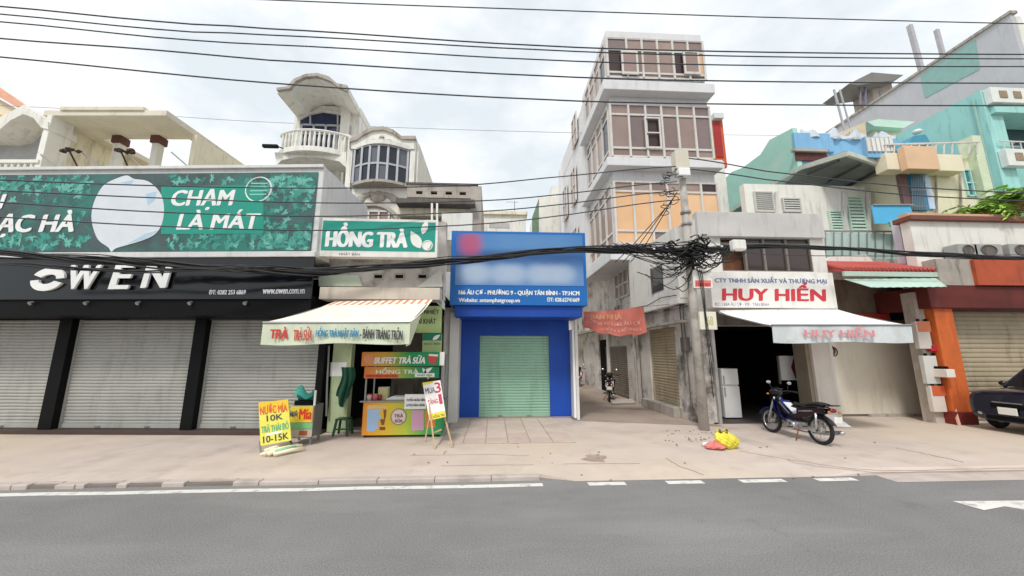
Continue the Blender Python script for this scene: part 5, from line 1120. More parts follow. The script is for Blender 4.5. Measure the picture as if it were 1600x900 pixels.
rv = [at(1253, 262, 15.4), at(1216, 298, 16.8), at(1178, 330, 20), at(1138, 332, 21.5)]; ob('rear_eave', MB().quad(*rv).quad(*[(a, b, c + .12) for a, b, c in rv]), mat('eave_teal', (112, 140, 132), .7, .08), cn); ob('edge_trim', MB().bar(rv[0], rv[3], .12, .2), edge, cn)
ob('support', MB().bar(at(1357, 296, 16.1), at(1360, 390, 14.9), .1), rbm, cn)
# blue house strip
ba = thing('blue_roller_awning', 'bright sky blue roller sheet on the balcony under the beige house', 'awning', at(1395, 335, 13.2))
pb('sheet', (1365, 321, 1426, 350), 13.2, 13.24, mat('blue_sheet', (84, 178, 224), .6, .05, 1.5), ba); ob('rod', MB().bar(at(1364, 320, 13.18), at(1427, 320, 13.18), .06), steel, ba)
pb('mint_flap', (1392, 346, 1422, 354), 13.1, 13.18, flat('mint_flap', (70, 176, 170)), ba)
pmw = thing('pale_mint_wall_house', 'pale mint house wall behind the sky blue sheet', 'house', (15, 16, .12)); x0, x1, z0, z1 = rc((1352, 270, 1412, 400), 15.5); ob('wall', MB().box(x0, x1, 15.5, 18, 5, z1), pale_mint, pmw); ob('ledge', MB().box(x0, x1, 15.3, 15.49, z1 - .25, z1), white_wall, pmw)
# beige house with peach block
bg_ = thing('beige_house', 'beige house with a peach block, blue curtained door and small balcony', 'house', (17, 13.6, .12))
EY = 13.6
x0, x1, z0, z1 = rc((1410, 258, 1528, 345), EY); bgw = mat('beige_wall', (226, 220, 194), .8, .05, 1.2, dirt=.25, dcol=(190, 176, 136))
ob('wall', MB().box(x0, x1, EY, 16, 5, z1 + .4), bgw, bg_)
pb('beam', (1386, 240, 1505, 266), EY - .5, EY - .01, mat('cream_beam', (228, 218, 192), .8, .05, 1.5), bg_, bevel=.02)
pb('peach_block', (1416, 228, 1466, 264), EY - .8, EY - .52, mat('peach', (220, 184, 150), .8, .06, 1.5), bg_, bevel=.02)
pb('brown_jamb', (1409, 268, 1422, 326), EY - .15, EY - .02, mat('jamb_brown', (110, 84, 84), .7, .1), bg_); pb('blue_door', (1423, 268, 1446, 328), EY - .12, EY - .02, mat('door_blue', (20, 130, 176), .6, .2, 3), bg_); pb('white_curtain', (1447, 268, 1456, 326), EY - .1, EY - .02, mat('curtain', (196, 214, 240), .7, .05), bg_)
pwindow(bg_, (1508, 266, 1528, 306), EY - .03, lin(2), lin(2), mat('frame_aqua', (176, 214, 214), .6), flat('pane_teal', (56, 128, 124), .2), fw=.06)
pb('corner_post', (1531, 212, 1545, 320), EY - .3, EY + .2, mat('post_mint', (204, 216, 186), .8), bg_)
rlm = MB(); ra = ob('roof_rail', rlm.bar(at(1382, 226, EY - .4), at(1530, 222, EY - .4), .06), frame_white, bg_)
for k in range(12): ob('rail_post', MB().bar(at(1384 + k * 13, 240, EY - .4), at(1384 + k * 13, 226 - k * .3, EY - .4), .04), frame_white, ra)
pb('balcony_panel', (1354, 214, 1396, 246), EY - .3, EY - .1, sky_blue, bg_); 
for k in range(6): pb('white_block', (1356 + k * 7, 215, 1361 + k * 7, 236), EY - .36, EY - .31, white_wall, bg_)
# potted roof things
bl = thing('blue_awning_roof', 'little blue pitched awning on the beige roof deck', 'awning', at(1435, 222, 15)); q = [at(a, b, 15) for a, b in ((1416, 228), (1428, 212), (1446, 210), (1456, 226))]; ob('roof', MB().prism([(a[0], a[2]) for a in q], 15, 16.5), mat('awning_blue', (60, 142, 168), .6), bl); x_, _, z_ = at(1433, 206, 15.2); ob('finial', MB().ball((x_, 15.2, z_), .18, .18, .12), white_wall, bl)
# teal balcony house at right
tb, hx2, hz2 = side_house('teal_balcony_house', 'teal house with white block balconies at the right edge', (1531, 141), 15.2, 22, tl_m2)
ob('side_wall', MB().box(hx2, hx2 + .25, 15.2, 24, 5, hz2), tl_m2, tb); ob('wall', MB().box(hx2 + .25, hx2 + 7, 16.4, 23.9, 5, hz2 - .1), tl_m2, tb)
ob('front_pier', MB().box(hx2 + .251, hx2 + .9, 15.21, 16.4, 5, hz2 - .5), tl_m2, tb)
for ya, yb in ((142, 165), (236, 262), (296, 318)):
    x0, x1, z0, z1 = rc((1536, ya, 1640, yb), 15.1); o = ob('balcony', MB().box(hx2 + .1, hx2 + 6, 14.9, 15.19, z0, z1), mat('balcony_white%d' % ya, (222, 226, 220), .8, .05) if ya < 290 else tl_m2, tb, bevel=.02)
    if ya < 290:
        for k in range(5): xk = hx2 + .5 + k * .75; ob('vent_block', MB().box(xk, xk + .4, 14.87, 14.899, z0 + (z1 - z0) * .3, z0 + (z1 - z0) * .75), mat('vent_ochre', (150, 132, 108), .8), o)
ob('ceiling', MB().box(hx2 + .25, hx2 + 6, 15.0, 16.4, Z(1580, 180, 15.2), Z(1580, 170, 15.2)), tl_m2, tb)
ob('dark_room', MB().box(hx2 + .95, hx2 + 6, 16.3, 16.39, Z(1580, 236, 16.3), Z(1580, 190, 16.3)), mat('room_teal', (44, 72, 80), .6), tb)
x_, _, z_ = at(1580, 222, 15.5); mb = MB(); mb.ball((x_, 15.6, z_), .3, .15, .14, 8, 6).bar((x_ - .5, 15.6, z_ - .2), (x_ + .6, 15.6, z_ - .2), .1)
ob('balcony_clutter', mb, steel, tb)
# big grey house
gh, hx3, hz3 = side_house('grey_side_house', 'tall grey house with a long rising side wall at the upper right corner', (1578, 22), 19.5, 34, None)
gw = mat('grey_wall', (188, 188, 192), .85, .04, .8, dirt=.35, dcol=(160, 160, 160))
ob('side_wall', MB().box(hx3, hx3 + .3, 19.5, 36, 5, hz3), gw, gh); ob('body', MB().box(hx3 + .3, hx3 + 8, 20.5, 35.9, 5, hz3 - .4), gw, gh)
ob('coping', MB().box(hx3 - .12, hx3 + .42, 19.4, 36.1, hz3, hz3 + .2), grey_conc, gh)
GA = Frame(hx3, 0, -90)
q = [at(a, b, -.02, GA) for a, b in ((1438, 117), (1524, 62), (1531, 108), (1446, 153))]; ob('painted_panel', MB(GA).prism([(a[0], a[2]) for a in q], -.03, -.002), mat('panel_teal', (140, 178, 172), .8, .05), gh)
ob('balcony_column', MB().box(hx3 + .3, hx3 + .7, 19.45, 19.9, 12, hz3 - .2), white_wall, gh); ob('balcony_backing', MB().box(hx3 + .7, hx3 + 7, 20.3, 20.49, 12, hz3 - 1.5), mat('dull_grey', (112, 112, 120), .7), gh)  # column, and a flat grey panel before the body wall
rs = thing('roof_shed', 'small tin roofed shed on top of the grey house', 'shed', at(1370, 150, 30))
q = [at(a, b, 31) for a, b in ((1326, 131), (1362, 113), (1412, 117), (1392, 126), (1340, 133))]; ob('tin_roof', MB().prism([(a[0], a[2]) for a in q], 31, 34), mat('tin', (120, 118, 112), .5, .1), rs); ob('shed_wall', MB().box(X(1362, 140, 32), X(1395, 140, 32), 32, 34, Z(1370, 160, 32), Z(1370, 126, 32)), grey_conc, rs)
for px in (1344, 1352): ob('post', MB().bar(at(px, 165, 31.5), at(px, 130, 31.5), .14), mat('post_violet', (120, 116, 136), .6), rs)
for nm, a, b, w_, lab in (('roof_mast', (1448, 140), (1421, 40), .34, 'tall pale mast on the roof of the grey house'), ('roof_mast', (1482, 120), (1463, 47), .3, 'shorter pale mast with arm on the grey house roof'), ('roof_mast', (1320, 205), (1303, 140), .09, 'thin leaning mast at the rear of the beige roof deck'), ('roof_mast', (1330, 205), (1312, 140), .07, 'second thinner mast beside the leaning mast')):
    yy = 29 if a[0] > 1400 else 20; mb = MB().bar(at(*a, yy), at(*b, yy), w_)
    if a[0] == 1471: mb.bar(at(1465, 56, 29), at(1446, 60, 29), .3, .2)
    tag(ob(nm, mb, mat('mast', (176, 174, 178), .6)), lab, 'mast')
cs_ = thing('mint_canopy_roof', 'small pale mint tin canopy in front of the grey side wall', 'canopy', at(1400, 195, 20)); q = [at(a, b, 20) for a, b in ((1355, 190), (1372, 186), (1430, 190), (1412, 200), (1366, 197))]; ob('tin_sheet', MB().prism([(a[0], a[2]) for a in q], 20, 21), mint, cs_); pb('wall', (1366, 198, 1410, 225), 20.4, 21, mat('cream2', (216, 196, 168), .8), cs_)
stc = thing('stair_block', 'beige stair block with white rails behind the metal canopy', 'building', at(1325, 225, 18)); ob('wall', MB().hexa([at(1300, 232, 18), at(1355, 222, 18), at(1352, 190, 18), at(1316, 205, 18)] + [(a, b + 2, c) for a, b, c in (at(1300, 232, 18), at(1355, 222, 18), at(1352, 190, 18), at(1316, 205, 18))]), mat('stair_beige', (206, 186, 156), .8, .06), stc)
for k in range(6): a = at(1290 + k * 9, 244 - k * 4, 17.8); b = at(1293 + k * 9, 222 - k * 4.5, 17.8); ob('rail_post', MB().bar(a, b, .07), frame_white, stc)
ob('rail', MB().bar(at(1292, 223, 17.8), at(1342, 198, 17.8), .08), frame_white, stc)
# ================================================================== meters and boxes on the pier left of the orange pillar
PY = 11.15
pier = thing('meter_pier', 'narrow pale pier between the garage and the orange pillar', 'pier', (12.6, PY, .12))
ob('pier_body', MB().box(X(1446, 570, PY), ox0 - .02, PY, PY + .35, .12, 4.2), mat('pier_grey', (190, 178, 168), .85, .12, 3, dirt=.5, dcol=(110, 96, 88)), pier)
def wallbox(r, col, lab, nm='meter_box', cat='meter box', top=None, d=.14):
    b_ = thing(nm, lab, cat, at((r[0] + r[2]) / 2, r[3], PY - d)); o = pb('casing', r, PY - d, PY - .003, flat('wb%d_%d' % (r[0], r[1]), col), b_, bevel=.015)
    if top: pb('cover', (r[0], r[1], r[2], r[1] + (r[3] - r[1]) * .38), PY - d - .01, PY - d, flat('wbt%d_%d' % (r[0], r[1]), top), o)
    for px in (r[0] + (r[2] - r[0]) * .2, r[0] + (r[2] - r[0]) * .8): ob('hook', MB().box(X(px, r[1], PY - d) - .03, X(px, r[1], PY - d) + .03, PY - d * .7, PY - d * .3, Z(px, r[1], PY - d) - .02, Z(px, r[1], PY - d) + .08), black_paint, b_)
wallbox((1434, 502, 1454, 545), (206, 196, 186), 'upper white wall box with an orange cover left of the orange pillar', top=(206, 120, 80))
wallbox((1455, 539, 1474, 549), (186, 30, 56), 'small crimson box on the pier left of the orange pillar', 'red_box', 'box')
wallbox((1446, 556, 1467, 600), (204, 202, 196), 'plain pale wall box between the crimson box and the lowest box')
wallbox((1457, 603, 1477, 644), (216, 206, 196), 'lowest white wall box with an orange band near the pavement', top=(206, 96, 60))
wallbox((1480, 577, 1493, 590), (226, 214, 204), 'small white box mounted on the orange pillar', 'pillar_box', 'box', d=.5)
ob('conduit', MB().tube([at(1478, 560, PY - .1), at(1486, 620, PY - .1), at(1500, 668, 10.75)], .04, 8), mat('pink_pipe', (206, 160, 140), .6), pier)

# ================================================================== utility pole, cables
pole_b = gr(1113, 672)
pl = thing('utility_pole', 'grey concrete utility pole with boxes standing at the alley corner', 'pole', pole_b)
PX_, PYY = pole_b[0] - .25, pole_b[1]
pz = Z(1058, 238, PYY)
pxt = X(1062, 260, PYY)
pm_ = mat('pole_conc', (184, 178, 170), .9, .1, 2, dirt=.7, dcol=(104, 94, 86), dlo=.5, dhi=.66, dscale=.9, streak=False)
ob('shaft', MB().tube([(PX_ + .02, PYY, .12), (pxt + .05, PYY, pz)], [.14, .10], 14), pm_, pl, smooth=True)
ob('top_plate', MB().box(X(1055, 255, PYY - .15), X(1076, 255, PYY - .15), PYY - .2, PYY + .1, Z(1065, 268, PYY), Z(1065, 240, PYY)), mat('pole_box_white', (206, 200, 184), .6, .05), pl, bevel=.02)
ob('insulator_box', MB().box(X(1062, 275, PYY - .3), X(1080, 275, PYY - .3), PYY - .3, PYY - .1, Z(1070, 281, PYY), Z(1070, 269, PYY)), white_plastic, pl, bevel=.03)
for yy in (334, 352): ob('steel_band', MB().tube([(pxt + .05 + (PX_ - pxt) * .35, PYY, Z(1078, yy, PYY)), (pxt + .05 + (PX_ - pxt) * .35, PYY, Z(1078, yy, PYY) + .06)], .16, 12), steel, pl)
blk = mat('cable_black', (26, 26, 28), .6, .1, 5, bump=0); wire_m = mat('wire_grey', (58, 64, 70), .6, .05, 5, bump=0)
def wire(pts, Y0, Y1, r, lab, m=None, group='overhead wires', name='overhead_wire', ext=True):
    """one overhead wire through pixel points; depth runs from Y0 at the left end to Y1 at the right end"""
    q = []; xs = [p[0] for p in pts]
    for k in range(41):
        x_ = xs[0] + (xs[-1] - xs[0]) * k / 40
        i = max(j for j in range(len(xs) - 1) if xs[j] <= x_ + 1e-6); f = (x_ - xs[i]) / (xs[i + 1] - xs[i])
        ys = [p[1] for p in pts]
        # monotone smooth: catmull-rom on y
        y0_, y1_, y2_, y3_ = ys[max(i - 1, 0)], ys[i], ys[i + 1], ys[min(i + 2, len(ys) - 1)]
        y_ = y1_ + (y2_ - y1_) * f if len(xs) == 2 else .5 * (2 * y1_ + (y2_ - y0_) * f + (2 * y0_ - 5 * y1_ + 4 * y2_ - y3_) * f * f + (3 * y1_ - y0_ - 3 * y2_ + y3_) * f ** 3)
        q.append(at(x_, y_, Y0 + (Y1 - Y0) * k / 40))
    return tag(ob(name, MB().tube(q, r, 6), m or wire_m, smooth=True), lab, 'wire', group)
UY = 7.6
wire([(-500, -60), (-100, -22), (430, 0), (840, 15), (1160, 26), (1600, 37), (2100, 44)], UY, UY, .013, 'topmost thin overhead wire crossing the upper right sky')
wire([(-300, -5), (0, 10), (270, 35), (400, 44), (840, 71), (1160, 81), (1600, 85), (2100, 84)], UY, UY, .016, 'second overhead wire from the top across the whole sky')
wire([(-300, 4), (0, 22), (280, 48), (400, 54), (840, 77.5), (1160, 88), (1600, 92), (2100, 91)], UY, UY, .0145, 'third overhead wire, running just under the second one')
wire([(-300, 16), (0, 34), (320, 64), (400, 69), (840, 93), (1160, 102), (1600, 104), (2100, 102)], UY, UY, .0145, 'fourth overhead wire from the top across the sky')
wire([(-300, 35), (0, 60), (218, 76), (400, 93), (840, 118), (1160, 127), (1600, 130), (2100, 128)], UY, UY, .016, 'fifth overhead wire from the top across the sky')
wire([(-300, 56), (0, 89), (400, 128), (840, 155), (1160, 163), (1600, 165), (2100, 162)], UY, UY, .016, 'lowest of the six long wires crossing the tall glazed block')
wire([(0, 165), (400, 190), (840, 206), (1160, 211), (1600, 214)], 20, 20, .012, 'faint thin wire far behind, below the six long wires', flat('wire_far', (120, 128, 134)))
LYW = 7.9
wire([(-300, 270), (0, 281), (240, 290), (500, 294), (720, 290), (840, 279), (1056, 260)], LYW, PYY - .2, .016, 'highest of the four wires from the billboard to the pole top', group='wires from the billboard side to the pole')
wire([(-300, 287), (0, 298), (240, 309), (500, 317), (720, 315), (840, 307), (1058, 284)], LYW, PYY - .2, .016, 'second of the four wires from the billboard to the pole', group='wires from the billboard side to the pole')
wire([(-300, 300), (0, 316), (240, 331), (500, 338), (720, 332), (840, 323), (1060, 298)], LYW, PYY - .2, .016, 'third of the four wires from the billboard to the pole', group='wires from the billboard side to the pole')
wire([(-300, 325), (0, 339), (240, 353), (500, 360), (720, 352), (840, 341), (1062, 312)], LYW, PYY - .2, .016, 'lowest of the four wires from the billboard to the pole', group='wires from the billboard side to the pole')
wire([(1072, 247), (1200, 268), (1400, 290), (1600, 302), (1900, 310)], PYY - .1, 10, .018, 'upper wire from the pole top to the right over the canopy', group='wires right of the pole')
wire([(1072, 264), (1200, 281), (1400, 303), (1600, 314), (1900, 322)], PYY - .1, 10, .018, 'lower wire from the pole top to the right over the canopy', group='wires right of the pole')
wire([(1100, 386), (1200, 398), (1400, 400), (1600, 398), (1900, 396)], PYY - .1, 10, .012, 'thin wire just above the thick cable bundle on the right', group='wires right of the pole')
# thick twisted bundles
def bundle(pts, Y0, Y1, n, r, spread, lab, name='cable_bundle', droop=0):
    b_ = None; xs = [p[0] for p in pts]; o_ = thing(name, lab, 'cables', at(*pts[0], Y0))
    for c in range(n):
        q = []; ph, am_, fq = random.uniform(0, 6.28), random.uniform(.3, 1) * spread, random.uniform(5, 14); off = random.uniform(-1, 1) * spread
        for k in range(61):
            f0 = k / 60; x_ = xs[0] + (xs[-1] - xs[0]) * f0; i = max(j for j in range(len(xs) - 1) if xs[j] <= x_ + 1e-6); f = (x_ - xs[i]) / (xs[i + 1] - xs[i])
            y_ = pts[i][1] + (pts[i + 1][1] - pts[i][1]) * (f * f * (3 - 2 * f) * .5 + f * .5); p = at(x_, y_, Y0 + (Y1 - Y0) * f0)
            q.append((p[0], p[1] + .5 * am_ * math.cos(ph + fq * f0 * 3), p[2] + off * .6 + am_ * .5 * math.sin(ph + fq * f0 * 3) - droop * random.uniform(0, .1) * math.sin(f0 * 30 + ph)))
        ob('cable', MB().tube(q, r * random.uniform(.7, 1.3), 5), blk, o_, smooth=True)
    return o_
bundle([(-300, 372), (0, 395), (150, 405), (330, 418), (500, 424), (640, 414), (712, 406), (913, 389), (1070, 392)], LYW, PYY - .2, 16, .018, .12, 'thick sagging black cable bundle from the left edge to the pole')
bundle([(-300, 400), (0, 412), (200, 424), (350, 421), (430, 418)], LYW, 8.6, 4, .014, .05, 'short slack black cables under the thick bundle at the left')
bundle([(1090, 390), (1200, 385), (1320, 388), (1450, 398), (1600, 404), (1900, 408)], PYY - .2, 9.6, 12, .02, .075, 'thick black cable bundle running right from the pole')
tg = thing('cable_tangle', 'dense black tangle of coiled cables around the utility pole', 'cables', at(1085, 400, PYY))
tcx, _, tcz = at(1085, 392, PYY - .25)
for k in range(30):
    cx_ = tcx + random.gauss(-.1, .26); cz_ = tcz + random.gauss(-.02, .2); a0 = random.uniform(0, 6.28); R1 = random.uniform(.1, .3); R2 = R1 * random.uniform(.25, .7); yy = PYY - .22 + random.uniform(-.22, .2)
    q = [(cx_ + R1 * math.cos(a0 + j * .55) + .02 * math.sin(j * 3), yy + .1 * math.sin(j * .9 + a0), cz_ + R2 * math.sin(a0 + j * .55) + .012 * j * (k % 3 - 1)) for j in range(14)]
    ob('coil', MB().tube(q, random.uniform(.014, .03), 5), blk, tg, smooth=True)
for k in range(64):
    l_ = k % 3 != 2; x0 = tcx + random.uniform(-.1, .15); x1 = x0 + (-random.uniform(.9, 2.9) if l_ else random.uniform(.5, 1.6)); z0 = tcz + random.gauss(0, .2); z1 = tcz + random.gauss(0, .06) + (.08 if l_ else 0); sg_ = random.uniform(-.12, .42); yo = PYY - .25 + random.uniform(-.15, .15)
    q = [(x0 + (x1 - x0) * j / 8, yo - .1 * j / 8, z0 + (z1 - z0) * j / 8 - sg_ * math.sin(math.pi * j / 8) + .04 * math.sin(j * 1.6 + k)) for j in range(9)]
    ob('strand', MB().tube(q, random.uniform(.008, .02), 5), blk, tg, smooth=True)
for k in range(14):
    c_ = at(random.uniform(1036, 1064), random.uniform(262, 335), PYY - .2); a0 = random.uniform(0, 6.28); R1 = random.uniform(.06, .2)
    q = [(c_[0] + R1 * math.cos(a0 + j * .6), c_[1] + .05 * math.sin(j), c_[2] + R1 * .6 * math.sin(a0 + j * .6) + .01 * j) for j in range(9)]
    ob('coil', MB().tube(q, .012, 5), blk, tg, smooth=True)
for k in range(16):
    a = (tcx + random.uniform(-.25, .2), PYY - .25 + random.uniform(-.1, .1), tcz + random.uniform(-.4, .1)); ln = random.uniform(.4, 1.6)
    b = (a[0] + random.uniform(-1.7, -.3), a[1] + random.uniform(0, .8), a[2] - ln * .5 + .2); dp = random.uniform(.15, .6)
    q = [(a[0] + (b[0] - a[0]) * j / 12 + .03 * math.sin(j * 1.3 + k), a[1] + (b[1] - a[1]) * j / 12, a[2] + (b[2] - a[2]) * j / 12 - dp * math.sin(math.pi * j / 12)) for j in range(13)]
    ob('slack_cable', MB().tube(q, random.uniform(.008, .018), 5), blk, tg, smooth=True)
for k in range(3): ob('slack_cable', MB().tube([(tcx + .06 * k, PYY - .2, tcz), (tcx + .10 + .05 * k, PYY - .22, tcz - .8), (tcx + .16 + .02 * k, PYY - .2, tcz - 1.8), (tcx + .2 + .05 * k, PYY - .2, 1.0 + .5 * k)], .011, 5), blk, tg)
for k in range(3): ob('steep_cable', MB().tube([at(1058 - 5 * k, 300 + 8 * k, PYY - .1), at(1010 - 12 * k, 380 + 3 * k, PYY + .3), at(985 - 12 * k, 410, PYY + .6)], .014, 5), blk, tg)
for px, py in ((1118, 384), (1128, 385), (1108, 398), (1056, 379), (1022, 389)):
    p_ = at(px, py, PYY - .4); ob('splice_cap', MB().ball(p_, .035, .035, .03, 8, 6), white_plastic, tg)
# small hanging splice box and lamp arm on the right of the pole
cb_ = thing('cable_junction_box', 'white junction box hanging on the cables over the corner shop window', 'junction box', at(1150, 384, PYY - .4)); x0, x1, z0, z1 = rc((1146, 374, 1166, 390), PYY - .5)
ob('casing', MB().box(x0, x1, PYY - .5, PYY - .3, z0, z1), white_plastic, cb_, bevel=.03); ob('lid', MB().box(x0 + .02, x1 - .02, PYY - .52, PYY - .5, z0 + .03, z1 - .03), sign_white, cb_)
# lower pole clutter
mb_ = thing('utility_stub', 'red painted utility stub leaning at the foot of the utility pole', 'post', gr(1100, 668)); q0 = gr(1102, 668); ob('stub', MB().tube([(q0[0], q0[1] + .1, .12), (q0[0] - .08, q0[1] + .12, .75)], [.09, .06], 8), mat('red_stub', (150, 50, 44), .7, .2, 6), mb_); ob('stub_base', MB().ball((q0[0], q0[1] + .1, .16), .16, .14, .08, 8, 5, .2), grey_conc, mb_)
gp2 = thing('drain_pipe', 'grey drain pipe running down the wall beside the utility pole', 'pipe', (6.5, 11.3, .12)); ob('pipe', MB().tube([(6.38, 11.42, 4.0), (6.4, 11.4, 2.0), (6.42, 11.38, .12)], .05, 8), mat('pipe_grey', (150, 148, 146), .6), gp2)
for z in (1, 2.2, 3.4): ob('clip', MB().tube([(6.4, 11.4, z), (6.4, 11.4, z + .05)], .065, 8), steel, gp2)

for px, y0_, y1_ in ((1462, 268, 340), (1500, 262, 330)): ob('rain_pipe', MB().tube([at(px, y0_, EY - .08), at(px + 2, y1_, EY - .08)], .04, 6), grey_conc, bg_)
for k in range(9): ob('grille_bar', MB().bar(at(1424 + k * 2.6, 268, EY - .2), at(1426 + k * 2.6, 328, EY - .2), .018), steel, bg_)
for k in range(3): ob('grille_rail', MB().bar(at(1422, 272 + k * 25, EY - .2), at(1449, 272 + k * 25, EY - .2), .022), steel, bg_)
for k in range(10): ob('rail_post', MB().bar(at(1290 + k * 13, 403, 13.55), at(1290 + k * 13, 362, 13.55), .03), steel, gl_)
for k in range(12): xk = hx2 + .3 + k * .45; ob('balcony_bar', MB().bar((xk, 15.05, Z(1580, 236, 15.1)), (xk, 15.05, Z(1580, 222, 15.1)), .03), frame_white, tb)
ob('balcony_rail', MB().bar((hx2 + .1, 15.05, Z(1580, 222, 15.1)), (hx2 + 6, 15.05, Z(1580, 222, 15.1)), .05), frame_white, tb)
ob('rain_pipe', MB().tube([(hx2 - .06, 15.5, 6), (hx2 - .06, 15.5, hz2 - .3)], .05, 6), mat('pipe_mint', (150, 186, 176), .7), tb)

# ================================================================== motorbikes
m_black = mat('bike_black', (24, 22, 26), .35, .1, 6, bump=0); m_seat = mat('bike_seat', (30, 29, 31), .6, .1, 8); m_chrome = mat('chrome', (196, 196, 198), .2, .03, 4, metal=.85, bump=0); m_alloy = mat('alloy', (168, 166, 162), .4, .06, 5, metal=.5, bump=0)
m_maroon = mat('bike_maroon', (66, 26, 34), .3, .1, 4, bump=0); m_rust = mat('rust', (120, 70, 46), .7, .2, 8)
def motorbike(o, deg, label, main, side, group='parked motorbikes', lean=5, name='motorbike'):
    fr = Frame(o[0], o[1], deg); g0 = o[2]; b = thing(name, label, 'motorbike', o, group); b.scale = (1.12,) * 3; WB = 1.24
    cm = mat('bike_main', main, .3, .05, 4, bump=0); sm = mat('bike_side', side, .3, .05, 4, bump=0)
    def z(v): return g0 + v
    def T(nm, pts, r, m, seg=8, parent=b, sm_=True): return ob(nm, MB(fr).tube([(a, c, z(d)) for a, c, d in pts], r, seg), m, parent, smooth=sm_)
    for s0, nm in ((0, 'rear_wheel'), (WB, 'front_wheel')):
        w_ = ob(nm, MB(fr).torus((s0, 0, z(.288)), .252, .252, .037, 30, 8), black_rubber, b, smooth=True)
        ob('rim', MB(fr).torus((s0, 0, z(.288)), .222, .222, .016, 30, 6), m_chrome, w_, smooth=True)
        ob('hub', MB(fr).tube([(s0, -.06, z(.288)), (s0, .06, z(.288))], .06 if s0 == 0 else .05, 12), m_alloy, w_)
        mb = MB(fr)
        for k in range(18):
            a = k * math.pi / 9; e = .03 if k % 2 else -.03
            mb.tube([(s0 + .045 * math.cos(a + .5), e, z(.288 + .045 * math.sin(a + .5))), (s0 + .22 * math.cos(a), 0, z(.288 + .22 * math.sin(a)))], .0035, 4, False)
        ob('spokes', mb, m_chrome, w_)
    def fender(s0, a0, a1, r, wd, nm, m):
        ob(nm, MB(fr).sheet(lambda u, v: (s0 + r * math.cos(a0 + (a1 - a0) * u), wd * (v - .5) * 2, z(.288 + (r - .03 * (2 * v - 1) ** 2) * math.sin(a0 + (a1 - a0) * u))), 14, 4), m, b, smooth=True)
    fender(WB, .3, 2.5, .325, .06, 'front_fender', cm); fender(0, .7, 2.7, .335, .07, 'rear_fender', m_black)
    for e in (-.075, .075): T('fork_leg', [(WB, e, .288), (WB - .07, e, .5), (WB - .2, e, .86)], [.022, .024, .026], m_alloy)
    T('steering_head', [(WB - .17, 0, .72), (WB - .25, 0, .98)], .04, m_black)
    hb = T('handlebar', [(WB - .38, -.33, 1.0), (WB - .30, -.2, 1.02), (WB - .26, 0, .98), (WB - .30, .2, 1.02), (WB - .38, .33, 1.0)], .014, m_black)
    for e in (-1, 1):
        T('grip', [(WB - .34, e * .27, 1.012), (WB - .40, e * .37, .995)], .02, black_rubber, parent=hb)
        mr_ = T('mirror_stalk', [(WB - .30, e * .2, 1.02), (WB - .27, e * .26, 1.17)], .007, m_black, 6); ob('mirror', MB(fr).ball((WB - .28, e * .28, z(1.2)), .018, .065, .04, 12, 8), m_chrome, mr_, smooth=True)
    hd = ob('headlight_cowl', MB(fr).ball((WB - .19, 0, z(.98)), .12, .13, .11, 14, 10), m_black, b, smooth=True); ob('headlamp', MB(fr).ball((WB - .1, 0, z(.98)), .04, .075, .07, 12, 8), mat('lens', (214, 214, 208), .1, 0, bump=0), hd, smooth=True)
    # leg shields: a pair of curved panels and the white inner panel
    for e in (-1, 1):
        ob('leg_shield', MB(fr).sheet(lambda u, v: (WB - .20 - .30 * v + .10 * math.sin(v * 3.1) - .12 * u * u, e * (.05 + .18 * u * (1 - .35 * v)), z(.80 - .46 * v)), 6, 8, .012), cm, b, smooth=True)
        ob('white_panel', MB(fr).sheet(lambda u, v: (WB - .31 - .26 * v - .10 * u, e * (.06 + .10 * u), z(.76 - .22 * v)), 4, 5, .012), mat('panel_white', (214, 214, 218), .3, .03, bump=0), b, smooth=True)
        ob('side_panel', MB(fr).sheet(lambda u, v: (.42 - .62 * u, e * (.12 + .02 * math.sin(u * 3) - .03 * u), z(.70 - .24 * v * (1 - .75 * u) + .06 * u)), 8, 4, .01), sm, b, smooth=True)
        ob('side_stripe', MB(fr).sheet(lambda u, v: (.36 - .4 * u, e * (.135 + .02 * math.sin(u * 3) - .03 * u), z(.64 - .025 * v + .06 * u)), 6, 1, .004), m_chrome, b)
        T('shock_absorber', [(.0, e * .1, .30), (-.02, e * .11, .64)], .026, m_chrome)
        T('foot_peg', [(.52, e * .08, .26), (.52, e * .26, .26)], .016, black_rubber); T('pillion_peg', [(.22, e * .1, .32), (.2, e * .22, .32)], .013, black_rubber)
    ob('front_cowl', MB(fr).sheet(lambda u, v: (WB - .10 - .16 * v - .1 * (2 * u - 1) ** 2, .13 * (2 * u - 1) * (1 - .2 * v), z(.9 - .42 * v)), 8, 8, .012), cm, b, smooth=True)
    T('down_tube', [(WB - .2, 0, .78), (.85, 0, .52), (.62, 0, .46), (.35, 0, .58), (-.1, 0, .66)], [.05, .06, .065, .06, .04], m_black)
    eng = ob('engine', MB(fr).box(.42, .72, -.11, .11, z(.22), z(.38)), m_alloy, b, bevel=.03); T('cylinder_fins', [(.70, 0, .31), (.88, 0, .34)], [.075, .06], m_alloy, 12, eng); 
    for e in (-1, 1): T('engine_cover', [(.55, e * .1, .30), (.55, e * .145, .30)], [.085, .07], m_chrome, 14, eng)
    ob('seat', MB(fr).sheet(lambda u, v: (.56 - .78 * u, .13 * (2 * v - 1) * (.75 + .25 * math.sin(u * 3)), z(.755 + .05 * u + .05 * math.sin(math.pi * v) - .03 * math.sin(u * 6.3))), 14, 8, .06), m_seat, b, smooth=True)
    rk = T('rear_rack', [(-.1, -.1, .80), (-.38, -.09, .84), (-.42, 0, .845), (-.38, .09, .84), (-.1, .1, .80)], .011, m_black)
